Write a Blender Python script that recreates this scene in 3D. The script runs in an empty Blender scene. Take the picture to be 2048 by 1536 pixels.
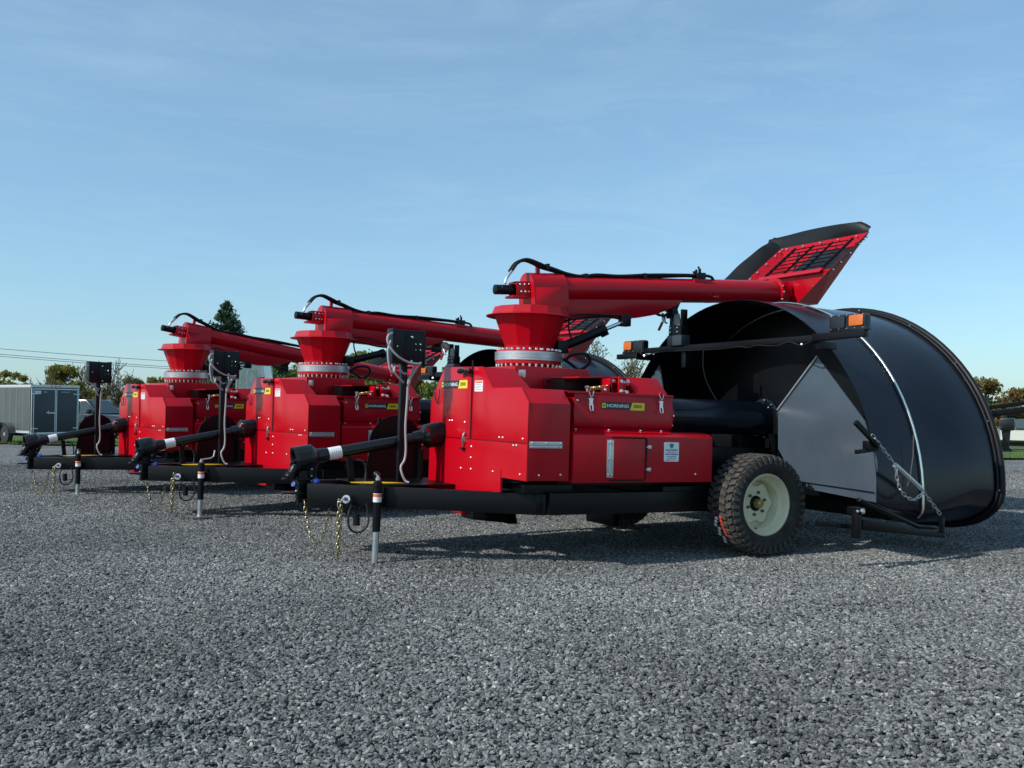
import bpy, bmesh, math, random
import numpy as np
from mathutils import Vector, Matrix

S = bpy.context.scene
COL = S.collection
R = math.radians
rng = random.Random(7)

# ------------------------------------------------------------------ camera
CAM_P = Vector((-3.194, -5.657, 1.164))
r_ = Vector((0.87739, -0.47968, 0.00913)); u_ = Vector((-0.0179, -0.0137, 0.99975)); f_ = Vector((0.47944, 0.87734, 0.0206))
cd = bpy.data.cameras.new('camera'); co = bpy.data.objects.new('camera', cd); COL.objects.link(co)
co.matrix_world = Matrix(((r_.x, u_.x, -f_.x, CAM_P.x), (r_.y, u_.y, -f_.y, CAM_P.y), (r_.z, u_.z, -f_.z, CAM_P.z), (0, 0, 0, 1)))
cd.sensor_width = 36.0; cd.lens = 36.0 * 1900.5 / 2048
cd.clip_start = 0.1; cd.clip_end = 3000
S.camera = co

# ------------------------------------------------------------------ sky, sun, exposure
SUN_TO = Vector((-0.80, 0.012, 0.60)).normalized()
EL = math.asin(SUN_TO.z); AZ = math.atan2(SUN_TO.x, SUN_TO.y)
W = bpy.data.worlds.new('World'); S.world = W; W.use_nodes = True
nt = W.node_tree; N = nt.nodes; L = nt.links
for n in list(N): N.remove(n)
out = N.new('ShaderNodeOutputWorld'); bg = N.new('ShaderNodeBackground'); sky = N.new('ShaderNodeTexSky')
sky.sky_type = 'NISHITA'; sky.sun_disc = False; sky.sun_elevation = EL; sky.sun_rotation = AZ
sky.air_density = 1.0; sky.dust_density = 0.6; sky.ozone_density = 3.0; sky.altitude = 100
tc = N.new('ShaderNodeTexCoord'); mp = N.new('ShaderNodeMapping'); mp.inputs['Scale'].default_value = (1.3, 1.3, 6.0)
mp.inputs['Rotation'].default_value = (0.10, 0.06, 0.3)
nz = N.new('ShaderNodeTexNoise'); nz.inputs['Scale'].default_value = 1.5; nz.inputs['Detail'].default_value = 7; nz.inputs['Roughness'].default_value = 0.62
nz.inputs['Distortion'].default_value = 0.5
rp = N.new('ShaderNodeValToRGB'); rp.color_ramp.elements[0].position = 0.30; rp.color_ramp.elements[0].color = (0.30, 0.30, 0.30, 1)
rp.color_ramp.elements[1].position = 0.80; rp.color_ramp.elements[1].color = (0.46, 0.46, 0.46, 1)
mx = N.new('ShaderNodeMix'); mx.data_type = 'RGBA'; mx.inputs[7].default_value = (3.7, 4.55, 5.3, 1)
L.new(tc.outputs['Generated'], mp.inputs['Vector']); L.new(mp.outputs['Vector'], nz.inputs['Vector'])
L.new(nz.outputs['Fac'], rp.inputs['Fac']); L.new(rp.outputs['Color'], mx.inputs[0]); L.new(sky.outputs['Color'], mx.inputs[6])
tn = N.new('ShaderNodeMix'); tn.data_type = 'RGBA'; tn.blend_type = 'MULTIPLY'; tn.inputs[0].default_value = 1.0; tn.inputs[7].default_value = (0.80, 1.01, 1.09, 1)
mp2 = N.new('ShaderNodeMapping'); mp2.inputs['Scale'].default_value = (1.1, 2.6, 9.0); mp2.inputs['Rotation'].default_value = (0.05, 0.12, 0.5)
nz2 = N.new('ShaderNodeTexNoise'); nz2.inputs['Scale'].default_value = 2.3; nz2.inputs['Detail'].default_value = 9; nz2.inputs['Roughness'].default_value = 0.68; nz2.inputs['Distortion'].default_value = 0.9
rp2 = N.new('ShaderNodeValToRGB'); rp2.color_ramp.elements[0].position = 0.47; rp2.color_ramp.elements[0].color = (0, 0, 0, 1); rp2.color_ramp.elements[1].position = 0.82; rp2.color_ramp.elements[1].color = (0.20, 0.20, 0.20, 1)
mx2 = N.new('ShaderNodeMix'); mx2.data_type = 'RGBA'; mx2.inputs[7].default_value = (5.6, 6.0, 6.3, 1)
L.new(tc.outputs['Generated'], mp2.inputs['Vector']); L.new(mp2.outputs['Vector'], nz2.inputs['Vector']); L.new(nz2.outputs['Fac'], rp2.inputs['Fac']); L.new(rp2.outputs['Color'], mx2.inputs[0]); L.new(mx.outputs[2], mx2.inputs[6])
L.new(mx2.outputs[2], tn.inputs[6]); L.new(tn.outputs[2], bg.inputs['Color']); bg.inputs['Strength'].default_value = 0.142
L.new(bg.outputs['Background'], out.inputs['Surface'])

sd = bpy.data.lights.new('sun', 'SUN'); sd.energy = 4.2; sd.angle = R(0.5); sd.color = (1.0, 0.95, 0.88)
so = bpy.data.objects.new('sun', sd); COL.objects.link(so); so.rotation_euler = SUN_TO.to_track_quat('Z', 'Y').to_euler(); so.location = (-20, 5, 20)

S.view_settings.view_transform = 'Standard'; S.view_settings.look = 'None'
S.view_settings.gamma = 1.0; S.view_settings.use_curve_mapping = False
S.view_settings.exposure = 0.0

# ------------------------------------------------------------------ materials
def mat(name, col, rough=0.5, metal=0.0, coat=0.0, noise=None, bump=None, spec=0.5, trans=0.0):
    """noise=(scale, amount) varies colour and roughness; bump=(scale, strength)"""
    m = bpy.data.materials.new(name); m.use_nodes = True
    n = m.node_tree.nodes; l = m.node_tree.links; b = n['Principled BSDF']
    b.inputs['Base Color'].default_value = (*col, 1); b.inputs['Roughness'].default_value = rough
    b.inputs['Metallic'].default_value = metal; b.inputs['Coat Weight'].default_value = coat; b.inputs['Coat Roughness'].default_value = 0.08
    b.inputs['Specular IOR Level'].default_value = spec
    if trans: b.inputs['Transmission Weight'].default_value = trans
    if noise or bump: t = n.new('ShaderNodeTexCoord')
    if noise:
        z = n.new('ShaderNodeTexNoise'); z.inputs['Scale'].default_value = noise[0]; z.inputs['Detail'].default_value = 5
        l.new(t.outputs['Object'], z.inputs['Vector'])
        a = noise[1]
        mr = n.new('ShaderNodeMapRange'); mr.inputs[1].default_value = 0.3; mr.inputs[2].default_value = 0.7; mr.inputs[3].default_value = 1 - a; mr.inputs[4].default_value = 1 + a
        l.new(z.outputs['Fac'], mr.inputs[0])
        v = n.new('ShaderNodeVectorMath'); v.operation = 'SCALE'; v.inputs[0].default_value = col; l.new(mr.outputs[0], v.inputs['Scale'])
        l.new(v.outputs[0], b.inputs['Base Color'])
        m2 = n.new('ShaderNodeMapRange'); m2.inputs[1].default_value = 0.3; m2.inputs[2].default_value = 0.7; m2.inputs[3].default_value = rough * (1 + a * .6); m2.inputs[4].default_value = max(0.03, rough * (1 - a * .6))
        l.new(z.outputs['Fac'], m2.inputs[0]); l.new(m2.outputs[0], b.inputs['Roughness'])
    if bump:
        z2 = n.new('ShaderNodeTexNoise'); z2.inputs['Scale'].default_value = bump[0]; z2.inputs['Detail'].default_value = 3
        l.new(t.outputs['Object'], z2.inputs['Vector'])
        bp = n.new('ShaderNodeBump'); bp.inputs['Strength'].default_value = bump[1]; bp.inputs['Distance'].default_value = 0.01
        l.new(z2.outputs['Fac'], bp.inputs['Height']); l.new(bp.outputs['Normal'], b.inputs['Normal'])
    return m

M_red = mat('red_paint', (0.42, 0.0015, 0.010), 0.30, coat=0.06, noise=(3.0, 0.07), bump=(2.5, 0.08), spec=0.28)
M_red2 = mat('red_paint_panel', (0.48, 0.0015, 0.010), 0.26, coat=0.08, noise=(2.0, 0.06), bump=(1.3, 0.22), spec=0.30)
M_black = mat('black_paint', (0.0025, 0.003, 0.004), 0.36, noise=(4.0, 0.25), bump=(6, 0.03), spec=0.26)
M_hood = mat('black_gloss_sheet', (0.004, 0.006, 0.012), 0.20, noise=(1.2, 0.25), bump=(1.4, 0.09), spec=0.30)
M_wall = mat('black_sheet_sky_sheen', (0.058, 0.078, 0.098), 0.17, noise=(3.0, 0.15))  # blue-grey sky reflection on black sheet, put into the base colour
M_rub = mat('black_rubber', (0.006, 0.006, 0.007), 0.5, noise=(9, 0.2), spec=0.3)
M_plas = mat('black_plastic', (0.008, 0.008, 0.009), 0.26, noise=(12, .2))
M_tyre = mat('tyre_rubber', (0.022, 0.020, 0.018), 0.8, noise=(14, 0.3), bump=(60, 0.2))
M_lug = mat('tyre_tread_dusty', (0.055, 0.049, 0.042), 0.88, noise=(25, 0.35), bump=(80, 0.2))
M_rim = mat('cream_rim_paint', (0.70, 0.65, 0.44), 0.38, noise=(8, 0.10))
M_zinc = mat('zinc_bolt', (0.72, 0.72, 0.70), 0.3, metal=1.0)
M_galv = mat('galvanised_steel', (0.52, 0.54, 0.54), 0.38, metal=0.85, noise=(12, 0.15))
M_chain = mat('yellow_zinc_chain', (0.28, 0.25, 0.14), 0.45, metal=0.75, noise=(30, 0.25))
M_gold = mat('yellow_zinc_spring', (0.40, 0.31, 0.12), 0.3, metal=0.8)
M_chrome = mat('polished_rod', (0.85, 0.85, 0.86), 0.10, metal=1.0)
M_white = mat('white_vinyl', (0.78, 0.79, 0.80), 0.4)
M_yel = mat('yellow_vinyl', (0.80, 0.62, 0.02), 0.35)
M_navy = mat('dark_vinyl', (0.010, 0.014, 0.022), 0.35)
M_grn = mat('green_print', (0.03, 0.25, 0.12), 0.4)
M_ink = mat('grey_print', (0.10, 0.16, 0.19), 0.5)
M_org = mat('orange_print', (0.70, 0.14, 0.04), 0.4)
M_amber = mat('amber_lens', (0.62, 0.13, 0.005), 0.18, coat=0.5, bump=(140, 0.5))
M_hose = mat('grey_hose', (0.36, 0.36, 0.38), 0.45)
M_blue = mat('blue_cap', (0.008, 0.04, 0.28), 0.35)
M_ylw = mat('yellow_sheet', (0.78, 0.50, 0.01), 0.4)
M_brn = mat('bare_steel', (0.16, 0.13, 0.11), 0.5, metal=0.4)
M_sil = mat('silver_sheet', (0.11, 0.12, 0.115), 0.35, metal=0.35, noise=(2, 0.12), bump=(2, .08))
M_char = mat('charcoal_sheet', (0.030, 0.040, 0.052), 0.4, noise=(2, .1))
M_trim = mat('pale_trim', (0.55, 0.60, 0.60), 0.35, metal=0.3)
M_glass = mat('tinted_glass', (0.03, 0.05, 0.055), 0.03, spec=0.8)
M_clear = mat('clear_glass', (0.75, 0.86, 0.85), 0.02, trans=0.92, spec=0.5)
M_truck = mat('dark_metallic_paint', (0.010, 0.012, 0.016), 0.2, coat=0.6)
M_gel = mat('white_gelcoat', (0.74, 0.75, 0.70), 0.3)
M_bark = mat('bark', (0.11, 0.09, 0.075), 0.9, noise=(6, .3))
M_twig = mat('pale_twig', (0.15, 0.13, 0.11), 0.9, noise=(4, .25))

def leaf_mat(name, cols, trans=0.42):
    m = bpy.data.materials.new(name); m.use_nodes = True
    n = m.node_tree.nodes; l = m.node_tree.links; b = n['Principled BSDF']
    g = n.new('ShaderNodeNewGeometry'); cr = n.new('ShaderNodeValToRGB')
    e = cr.color_ramp.elements; e[0].color = (*cols[0], 1); e[1].color = (*cols[-1], 1)
    for i, c in enumerate(cols[1:-1]):
        q = e.new((i + 1) / (len(cols) - 1)); q.color = (*c, 1)
    l.new(g.outputs['Random Per Island'], cr.inputs['Fac']); l.new(cr.outputs['Color'], b.inputs['Base Color'])
    b.inputs['Roughness'].default_value = 0.6; b.inputs['Specular IOR Level'].default_value = 0.25
    t = n.new('ShaderNodeBsdfTranslucent'); l.new(cr.outputs['Color'], t.inputs['Color'])
    ms = n.new('ShaderNodeMixShader'); ms.inputs[0].default_value = trans
    l.new(b.outputs[0], ms.inputs[1]); l.new(t.outputs[0], ms.inputs[2]); l.new(ms.outputs[0], n['Material Output'].inputs['Surface'])
    return m
LF_green = leaf_mat('leaves_green', [(0.061, 0.114, 0.021), (0.105, 0.175, 0.035), (0.175, 0.228, 0.052), (0.088, 0.140, 0.035)])
LF_aut = leaf_mat('leaves_autumn', [(0.26, 0.27, 0.06), (0.34, 0.29, 0.07), (0.19, 0.23, 0.05), (0.175, 0.193, 0.044), (0.298, 0.228, 0.052), (0.123, 0.158, 0.035), (0.350, 0.193, 0.052), (0.210, 0.228, 0.070)])
LF_oran = leaf_mat('leaves_orange_green', [(0.140, 0.158, 0.035), (0.298, 0.149, 0.052), (0.105, 0.149, 0.044), (0.210, 0.140, 0.070)])
LF_spr = leaf_mat('spruce_needles', [(0.035, 0.085, 0.045), (0.025, 0.056, 0.028), (0.038, 0.079, 0.035), (0.060, 0.102, 0.042)], 0.1)
LF_gold = leaf_mat('leaves_sparse_gold', [(0.280, 0.263, 0.088), (0.193, 0.210, 0.070), (0.350, 0.263, 0.105)])
LF_grass = leaf_mat('grass_blades', [(0.088, 0.193, 0.021), (0.140, 0.263, 0.035), (0.175, 0.245, 0.052)])

# ------------------------------------------------------------------ mesh builder
class MB:
    def __init__(s): s.v = []; s.f = []
    def add(s, vs, fs):
        o = len(s.v); s.v += [tuple(v) for v in vs]; s.f += [tuple(i + o for i in f) for f in fs]; return s
    def box(s, lo, hi, mtx=None):
        x0, y0, z0 = lo; x1, y1, z1 = hi
        vs = [(x0, y0, z0), (x1, y0, z0), (x1, y1, z0), (x0, y1, z0), (x0, y0, z1), (x1, y0, z1), (x1, y1, z1), (x0, y1, z1)]
        if mtx: vs = [mtx @ Vector(v) for v in vs]
        return s.add(vs, [(0, 3, 2, 1), (4, 5, 6, 7), (0, 1, 5, 4), (1, 2, 6, 5), (2, 3, 7, 6), (3, 0, 4, 7)])
    def bar(s, p0, p1, w, h, up=(0, 0, 1)):
        p0 = Vector(p0); p1 = Vector(p1); d = (p1 - p0); ln = d.length; d.normalize()
        u = Vector(up); sd = d.cross(u)
        if sd.length < 1e-4: sd = d.cross(Vector((1, 0, 0)))
        sd.normalize(); u = sd.cross(d)
        vs = []
        for p in (p0, p1):
            for a, b in ((-1, -1), (1, -1), (1, 1), (-1, 1)): vs.append(p + sd * (a * w / 2) + u * (b * h / 2))
        return s.add(vs, [(3, 2, 1, 0), (4, 5, 6, 7), (0, 1, 5, 4), (1, 2, 6, 5), (2, 3, 7, 6), (3, 0, 4, 7)])
    def prism(s, poly, ax, a, b):
        """poly in the two axes other than ax (ascending order), extruded along ax from a to b"""
        def P(p, t): q = list(p); q.insert(ax, t); return q
        n = len(poly); vs = [P(p, a) for p in poly] + [P(p, b) for p in poly]
        return s.add(vs, [tuple(range(n))[::-1], tuple(range(n, 2 * n))] + [(i, (i + 1) % n, n + (i + 1) % n, n + i) for i in range(n)])
    def tube(s, path, r, n=8, caps=True, closed=False):
        P = [Vector(p) for p in path]; k = len(P)
        rs = r if isinstance(r, (list, tuple)) else [r] * k
        prev = None; vs = []
        for i in range(k):
            if closed: d = P[(i + 1) % k] - P[i - 1]
            else: d = P[min(i + 1, k - 1)] - P[max(i - 1, 0)]
            if d.length < 1e-9: d = Vector((0, 0, 1))
            d.normalize()
            if prev is None:
                a = d.cross(Vector((0, 0, 1)))
                if a.length < 0.1: a = d.cross(Vector((1, 0, 0)))
            else: a = prev - d * prev.dot(d)
            a.normalize(); prev = a; b = d.cross(a)
            for j in range(n):
                t = 2 * math.pi * j / n; vs.append(P[i] + (a * math.cos(t) + b * math.sin(t)) * rs[i])
        fs = []
        for i in range(k if closed else k - 1):
            for j in range(n):
                i2 = (i + 1) % k
                fs.append((i * n + j, i * n + (j + 1) % n, i2 * n + (j + 1) % n, i2 * n + j))
        if caps and not closed: fs += [tuple(range(n))[::-1], tuple(range((k - 1) * n, k * n))]
        return s.add(vs, fs)
    def hose(s, path, r, n=8, k=6):
        P = [Vector(p) for p in path]; Q = []
        for i in range(len(P) - 1):
            a = P[max(i - 1, 0)]; b = P[i]; c = P[i + 1]; d = P[min(i + 2, len(P) - 1)]
            for j in range(k):
                t = j / k; Q.append(.5 * ((2 * b) + (c - a) * t + (2 * a - 5 * b + 4 * c - d) * t * t + (3 * b - a - 3 * c + d) * t ** 3))
        return s.tube(Q + [P[-1]], r, n)
    def cyl(s, p0, p1, r0, r1=None, n=16, caps=True): return s.tube([p0, p1], [r0, r0 if r1 is None else r1], n, caps)
    def lathe(s, prof, o, axis, n=32, closed=False):
        """prof: (radius, offset along axis)"""
        a = Vector(axis).normalized(); t = a.cross(Vector((0, 0, 1)))
        if t.length < .1: t = Vector((1, 0, 0))
        t.normalize(); b = a.cross(t); o = Vector(o); vs = []
        for r, h in prof:
            for j in range(n):
                q = 2 * math.pi * j / n; vs.append(o + a * h + (t * math.cos(q) + b * math.sin(q)) * r)
        k = len(prof); fs = []
        for i in range(k if closed else k - 1):
            i2 = (i + 1) % k
            for j in range(n): fs.append((i * n + j, i * n + (j + 1) % n, i2 * n + (j + 1) % n, i2 * n + j))
        if not closed:
            if prof[0][0] > 1e-6: fs.append(tuple(range(n))[::-1])
            if prof[-1][0] > 1e-6: fs.append(tuple(range((k - 1) * n, k * n)))
        return s.add(vs, fs)
    def bolt(s, p, nrm, r=0.011, h=0.012):
        p = Vector(p); nrm = Vector(nrm).normalized()
        return s.lathe([(r, 0), (r, h * .55), (r * .6, h)], p, nrm, 6)
    def sphere(s, c, r, n=10, m=6):
        pr = [(max(1e-7, r * math.sin(math.pi * i / m)), -r * math.cos(math.pi * i / m)) for i in range(m + 1)]
        return s.lathe(pr, c, (0, 0, 1), n)

CACHE = {}
def mesh_of(mb, name, material, bevel=0.0, sharp=32):
    me = bpy.data.meshes.new(name); me.from_pydata(mb.v, [], mb.f)
    bm = bmesh.new(); bm.from_mesh(me)
    bmesh.ops.remove_doubles(bm, verts=bm.verts, dist=1e-6)
    bmesh.ops.dissolve_degenerate(bm, edges=bm.edges, dist=1e-6)
    bmesh.ops.recalc_face_normals(bm, faces=bm.faces)
    if bevel > 0:
        ed = [e for e in bm.edges if len(e.link_faces) == 2 and e.calc_face_angle(0) > 0.6]
        bmesh.ops.bevel(bm, geom=ed, offset=bevel, segments=2, affect='EDGES', profile=0.6, clamp_overlap=True)
    for e in bm.edges:
        if len(e.link_faces) == 2 and e.calc_face_angle(0) > R(sharp): e.smooth = False
    for f in bm.faces: f.smooth = True
    bm.to_mesh(me); bm.free(); me.materials.append(material); return me
def obj(name, mb, material, parent=None, bevel=0.0, key=None, sharp=32, mtx=None):
    """mb: an MB, or a function returning one (cached under key so that alike pieces share their mesh)"""
    if key is not None and key in CACHE: me = CACHE[key]
    else:
        if callable(mb): mb = mb()
        me = mesh_of(mb, name, material, bevel, sharp)
        if key is not None: CACHE[key] = me
    o = bpy.data.objects.new(name, me); COL.objects.link(o)
    if parent is not None: o.parent = parent
    if mtx is not None: o.matrix_local = mtx
    if name.endswith(('bolts', 'screws', 'print', 'nuts', 'clips', 'fitting', 'badge')): o['kind'] = 'stuff'
    return o
def tag(o, label=None, cat=None, group=None, kind=None):
    if label: o['label'] = label
    if cat: o['category'] = cat
    if group: o['group'] = group
    if kind: o['kind'] = kind
    return o
def thing(name, label, cat, mtx=None, group=None):
    o = bpy.data.objects.new(name, None); COL.objects.link(o); o.empty_display_size = 0.2
    if mtx is not None: o.matrix_world = mtx
    return tag(o, label, cat, group)

TXT = {}
def text_mb(txt, h, o, ex, ey, align='LEFT', depth=0.0015, bold=0.0, width=None):
    """flat lettering of height h at o along unit axes ex, ey"""
    k = (txt, bold)
    if k not in TXT:
        cu = bpy.data.curves.new('lettering', 'FONT'); cu.body = txt; cu.size = 1.0; cu.offset = bold; cu.resolution_u = 3
        to = bpy.data.objects.new('lettering', cu); COL.objects.link(to)
        dg = bpy.context.evaluated_depsgraph_get(); dg.update()
        me = to.evaluated_get(dg).to_mesh()
        vs = [tuple(v.co) for v in me.vertices]; fs = [tuple(p.vertices) for p in me.polygons]
        to.evaluated_get(dg).to_mesh_clear(); bpy.data.objects.remove(to); bpy.data.curves.remove(cu)
        TXT[k] = (vs, fs)
    vs, fs = TXT[k]
    xs = [v[0] for v in vs]; ys = [v[1] for v in vs]
    x0, x1, y0, y1 = min(xs), max(xs), min(ys), max(ys); sc = h / (y1 - y0); sx = (width / (x1 - x0)) if width else sc
    o = Vector(o); ex = Vector(ex); ey = Vector(ey); nn = ex.cross(ey)
    m = MB(); sh = {'LEFT': 0, 'CENTER': -(x1 - x0) * sx / 2}[align]
    m.add([o + ex * ((v[0] - x0) * sx + sh) + ey * ((v[1] - y0) * sc) + nn * depth for v in vs], fs)
    return m
def plate(o, ex, ey, pts, t=0.002):
    """thin plate: outline pts in axes ex, ey about o, standing t proud along ex x ey"""
    o = Vector(o); ex = Vector(ex); ey = Vector(ey); nn = ex.cross(ey)
    n = len(pts); a = [o + ex * p[0] + ey * p[1] for p in pts]; b = [q + nn * t for q in a]
    return MB().add(a + b, [tuple(range(n))[::-1], tuple(range(n, 2 * n))] + [(i, (i + 1) % n, n + (i + 1) % n, n + i) for i in range(n)])
def rrect(w, h, r, x=0, y=0, k=4):
    P = []
    for cx, cy, a0 in ((w - r, r, -90), (w - r, h - r, 0), (r, h - r, 90), (r, r, 180)):
        for i in range(k + 1):
            a = R(a0 + 90 * i / k); P.append((x + cx + r * math.cos(a), y + cy + r * math.sin(a)))
    return P

# ------------------------------------------------------------------ terrain
FW = Vector((f_.x, f_.y, 0)).normalized(); RT = Vector((FW.y, -FW.x, 0))
def gz(D):
    return 0.0 if D < 14 else (-(D - 14) * 0.022 if D < 62 else -48 * 0.022)
def yard(X, D, z=None):
    """point X metres right of and D metres ahead of the photographer's spot; z above the ground there"""
    p = Vector((CAM_P.x, CAM_P.y, 0)) + RT * X + FW * D
    p.z = gz(D) + (z or 0.0); return p
def rut(x, y):
    # shallow wheel ruts curving past the machines towards the camera
    s = 0.0
    for o in (-1.9, -3.5):
        c = y - (o - .05 * (x - 1) ** 2 * .5); s -= .012 * math.exp(-(c / .16) ** 2) - .008 * math.exp(-((abs(c) - .27) / .12) ** 2)
    return s * (.6 + .4 * math.sin(1.7 * x))
def ripple(x, y):
    return 0.010 * math.sin(1.3 * x + .7 * y) * math.sin(.9 * y - .4 * x + 1) + 0.006 * math.sin(3.1 * x - 2.2 * y) + 0.004 * math.sin(7 * x + 1) * math.sin(6.3 * y) + rut(x, y)

def gravel_ground_mat():
    m = bpy.data.materials.new('gravel_ground'); m.use_nodes = True
    n = m.node_tree.nodes; l = m.node_tree.links; b = n['Principled BSDF']
    g = n.new('ShaderNodeNewGeometry')
    v = n.new('ShaderNodeTexVoronoi'); v.inputs['Scale'].default_value = 38; l.new(g.outputs['Position'], v.inputs['Vector'])
    hsv = n.new('ShaderNodeSeparateColor'); l.new(v.outputs['Color'], hsv.inputs[0])
    cr = n.new('ShaderNodeValToRGB'); e = cr.color_ramp.elements
    e[0].color = (0.080, 0.082, 0.082, 1); e[1].color = (0.37, 0.37, 0.36, 1); e[1].position = 1.0
    q = e.new(0.75); q.color = (0.222, 0.224, 0.222, 1)
    l.new(hsv.outputs[0], cr.inputs['Fac'])
    z = n.new('ShaderNodeTexNoise'); z.inputs['Scale'].default_value = 0.35; z.inputs['Detail'].default_value = 6; l.new(g.outputs['Position'], z.inputs['Vector'])
    mr = n.new('ShaderNodeMapRange'); mr.inputs[1].default_value = .3; mr.inputs[2].default_value = .7; mr.inputs[3].default_value = .74; mr.inputs[4].default_value = 1.22; l.new(z.outputs['Fac'], mr.inputs[0])
    sc = n.new('ShaderNodeVectorMath'); sc.operation = 'SCALE'; l.new(cr.outputs['Color'], sc.inputs[0]); l.new(mr.outputs[0], sc.inputs['Scale'])
    l.new(sc.outputs[0], b.inputs['Base Color']); b.inputs['Roughness'].default_value = 0.9; b.inputs['Specular IOR Level'].default_value = 0.25
    v2 = n.new('ShaderNodeTexVoronoi'); v2.inputs['Scale'].default_value = 30; l.new(g.outputs['Position'], v2.inputs['Vector'])
    n3 = n.new('ShaderNodeTexNoise'); n3.inputs['Scale'].default_value = 55; n3.inputs['Detail'].default_value = 4; l.new(g.outputs['Position'], n3.inputs['Vector'])
    ad = n.new('ShaderNodeMath'); ad.operation = 'SUBTRACT'; l.new(n3.outputs['Fac'], ad.inputs[0]); l.new(v2.outputs['Distance'], ad.inputs[1])
    bp = n.new('ShaderNodeBump'); bp.inputs['Strength'].default_value = 1.0; bp.inputs['Distance'].default_value = 0.022; l.new(ad.outputs[0], bp.inputs['Height'])
    l.new(bp.outputs['Normal'], b.inputs['Normal'])
    return m
def sheet(name, Xf, Ds, nx, dz, material, wavy):
    vs = []; fs = []
    for D in Ds:
        x0, x1 = Xf(D)
        for i in range(nx + 1):
            p = yard(x0 + (x1 - x0) * i / nx, D); p.z += dz + (ripple(p.x, p.y) if wavy else 0); vs.append(p)
    for j in range(len(Ds) - 1):
        for i in range(nx):
            a = j * (nx + 1) + i; fs.append((a, a + 1, a + nx + 2, a + nx + 1))
    return obj(name, MB().add(vs, fs), material, sharp=180)
M_ground = gravel_ground_mat()
Ds = [-30, -10, -2] + [0 + .5 * i for i in range(0, 60)] + [30, 33, 36, 40, 46, 52, 58, 62, 80, 120, 200, 400, 900, 1800]
tag(sheet('gravel_yard', lambda D: (-max(14, D * 1.1), max(14, D * 1.1)), Ds, 90, -0.026, M_ground, True), kind='structure')

def edge_D(X): return 33.5 + (X + 17) * (27.3 - 33.5) / 31.5      # where gravel gives way to grass
M_lawn = mat('lawn', (0.060, 0.105, 0.020), 0.95, noise=(0.8, 0.35), bump=(30, .6))
vs = []; fs = []
Xs = [-160, -80, -40] + [-30 + 1.0 * i for i in range(0, 62)] + [40, 80, 160]
for X in Xs:
    e = edge_D(max(-40, min(X, 40))) + 0.25 * math.sin(X * 1.7) + .15 * math.sin(X * 4.1)
    for D in (e, e + 1.5, e + 4, 45, 52, 62, 90, 200, 600):
        p = yard(X * max(1, D / 60), D); p.z += 0.03; vs.append(p)
for i in range(len(Xs) - 1):
    for j in range(8): a = i * 9 + j; fs.append((a, a + 9, a + 10, a + 1))
tag(obj('lawn', MB().add(vs, fs), M_lawn, sharp=180), kind='structure')
# grass blades along the edge of the lawn
gr = np.random.default_rng(3); mb = MB()
for i in range(15000):
    X = gr.uniform(-24, 30); e = edge_D(X); D = e + gr.exponential(2.2) - 0.1
    p = yard(X, D); h = gr.uniform(.03, .10); a = gr.uniform(0, 3.14); w = .014
    dx, dy = math.cos(a) * w, math.sin(a) * w; lx, ly = gr.normal(0, .03, 2)
    mb.add([(p.x - dx, p.y - dy, p.z), (p.x + dx, p.y + dy, p.z), (p.x + lx, p.y + ly, p.z + .03 + h)], [(0, 1, 2)])
go = bpy.data.meshes.new('grass'); go.from_pydata(mb.v, [], mb.f); go.materials.append(LF_grass)
go = bpy.data.objects.new('grass', go); COL.objects.link(go)
tag(go, 'short green grass along the far edge of the gravel', 'grass', kind='stuff')

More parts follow.
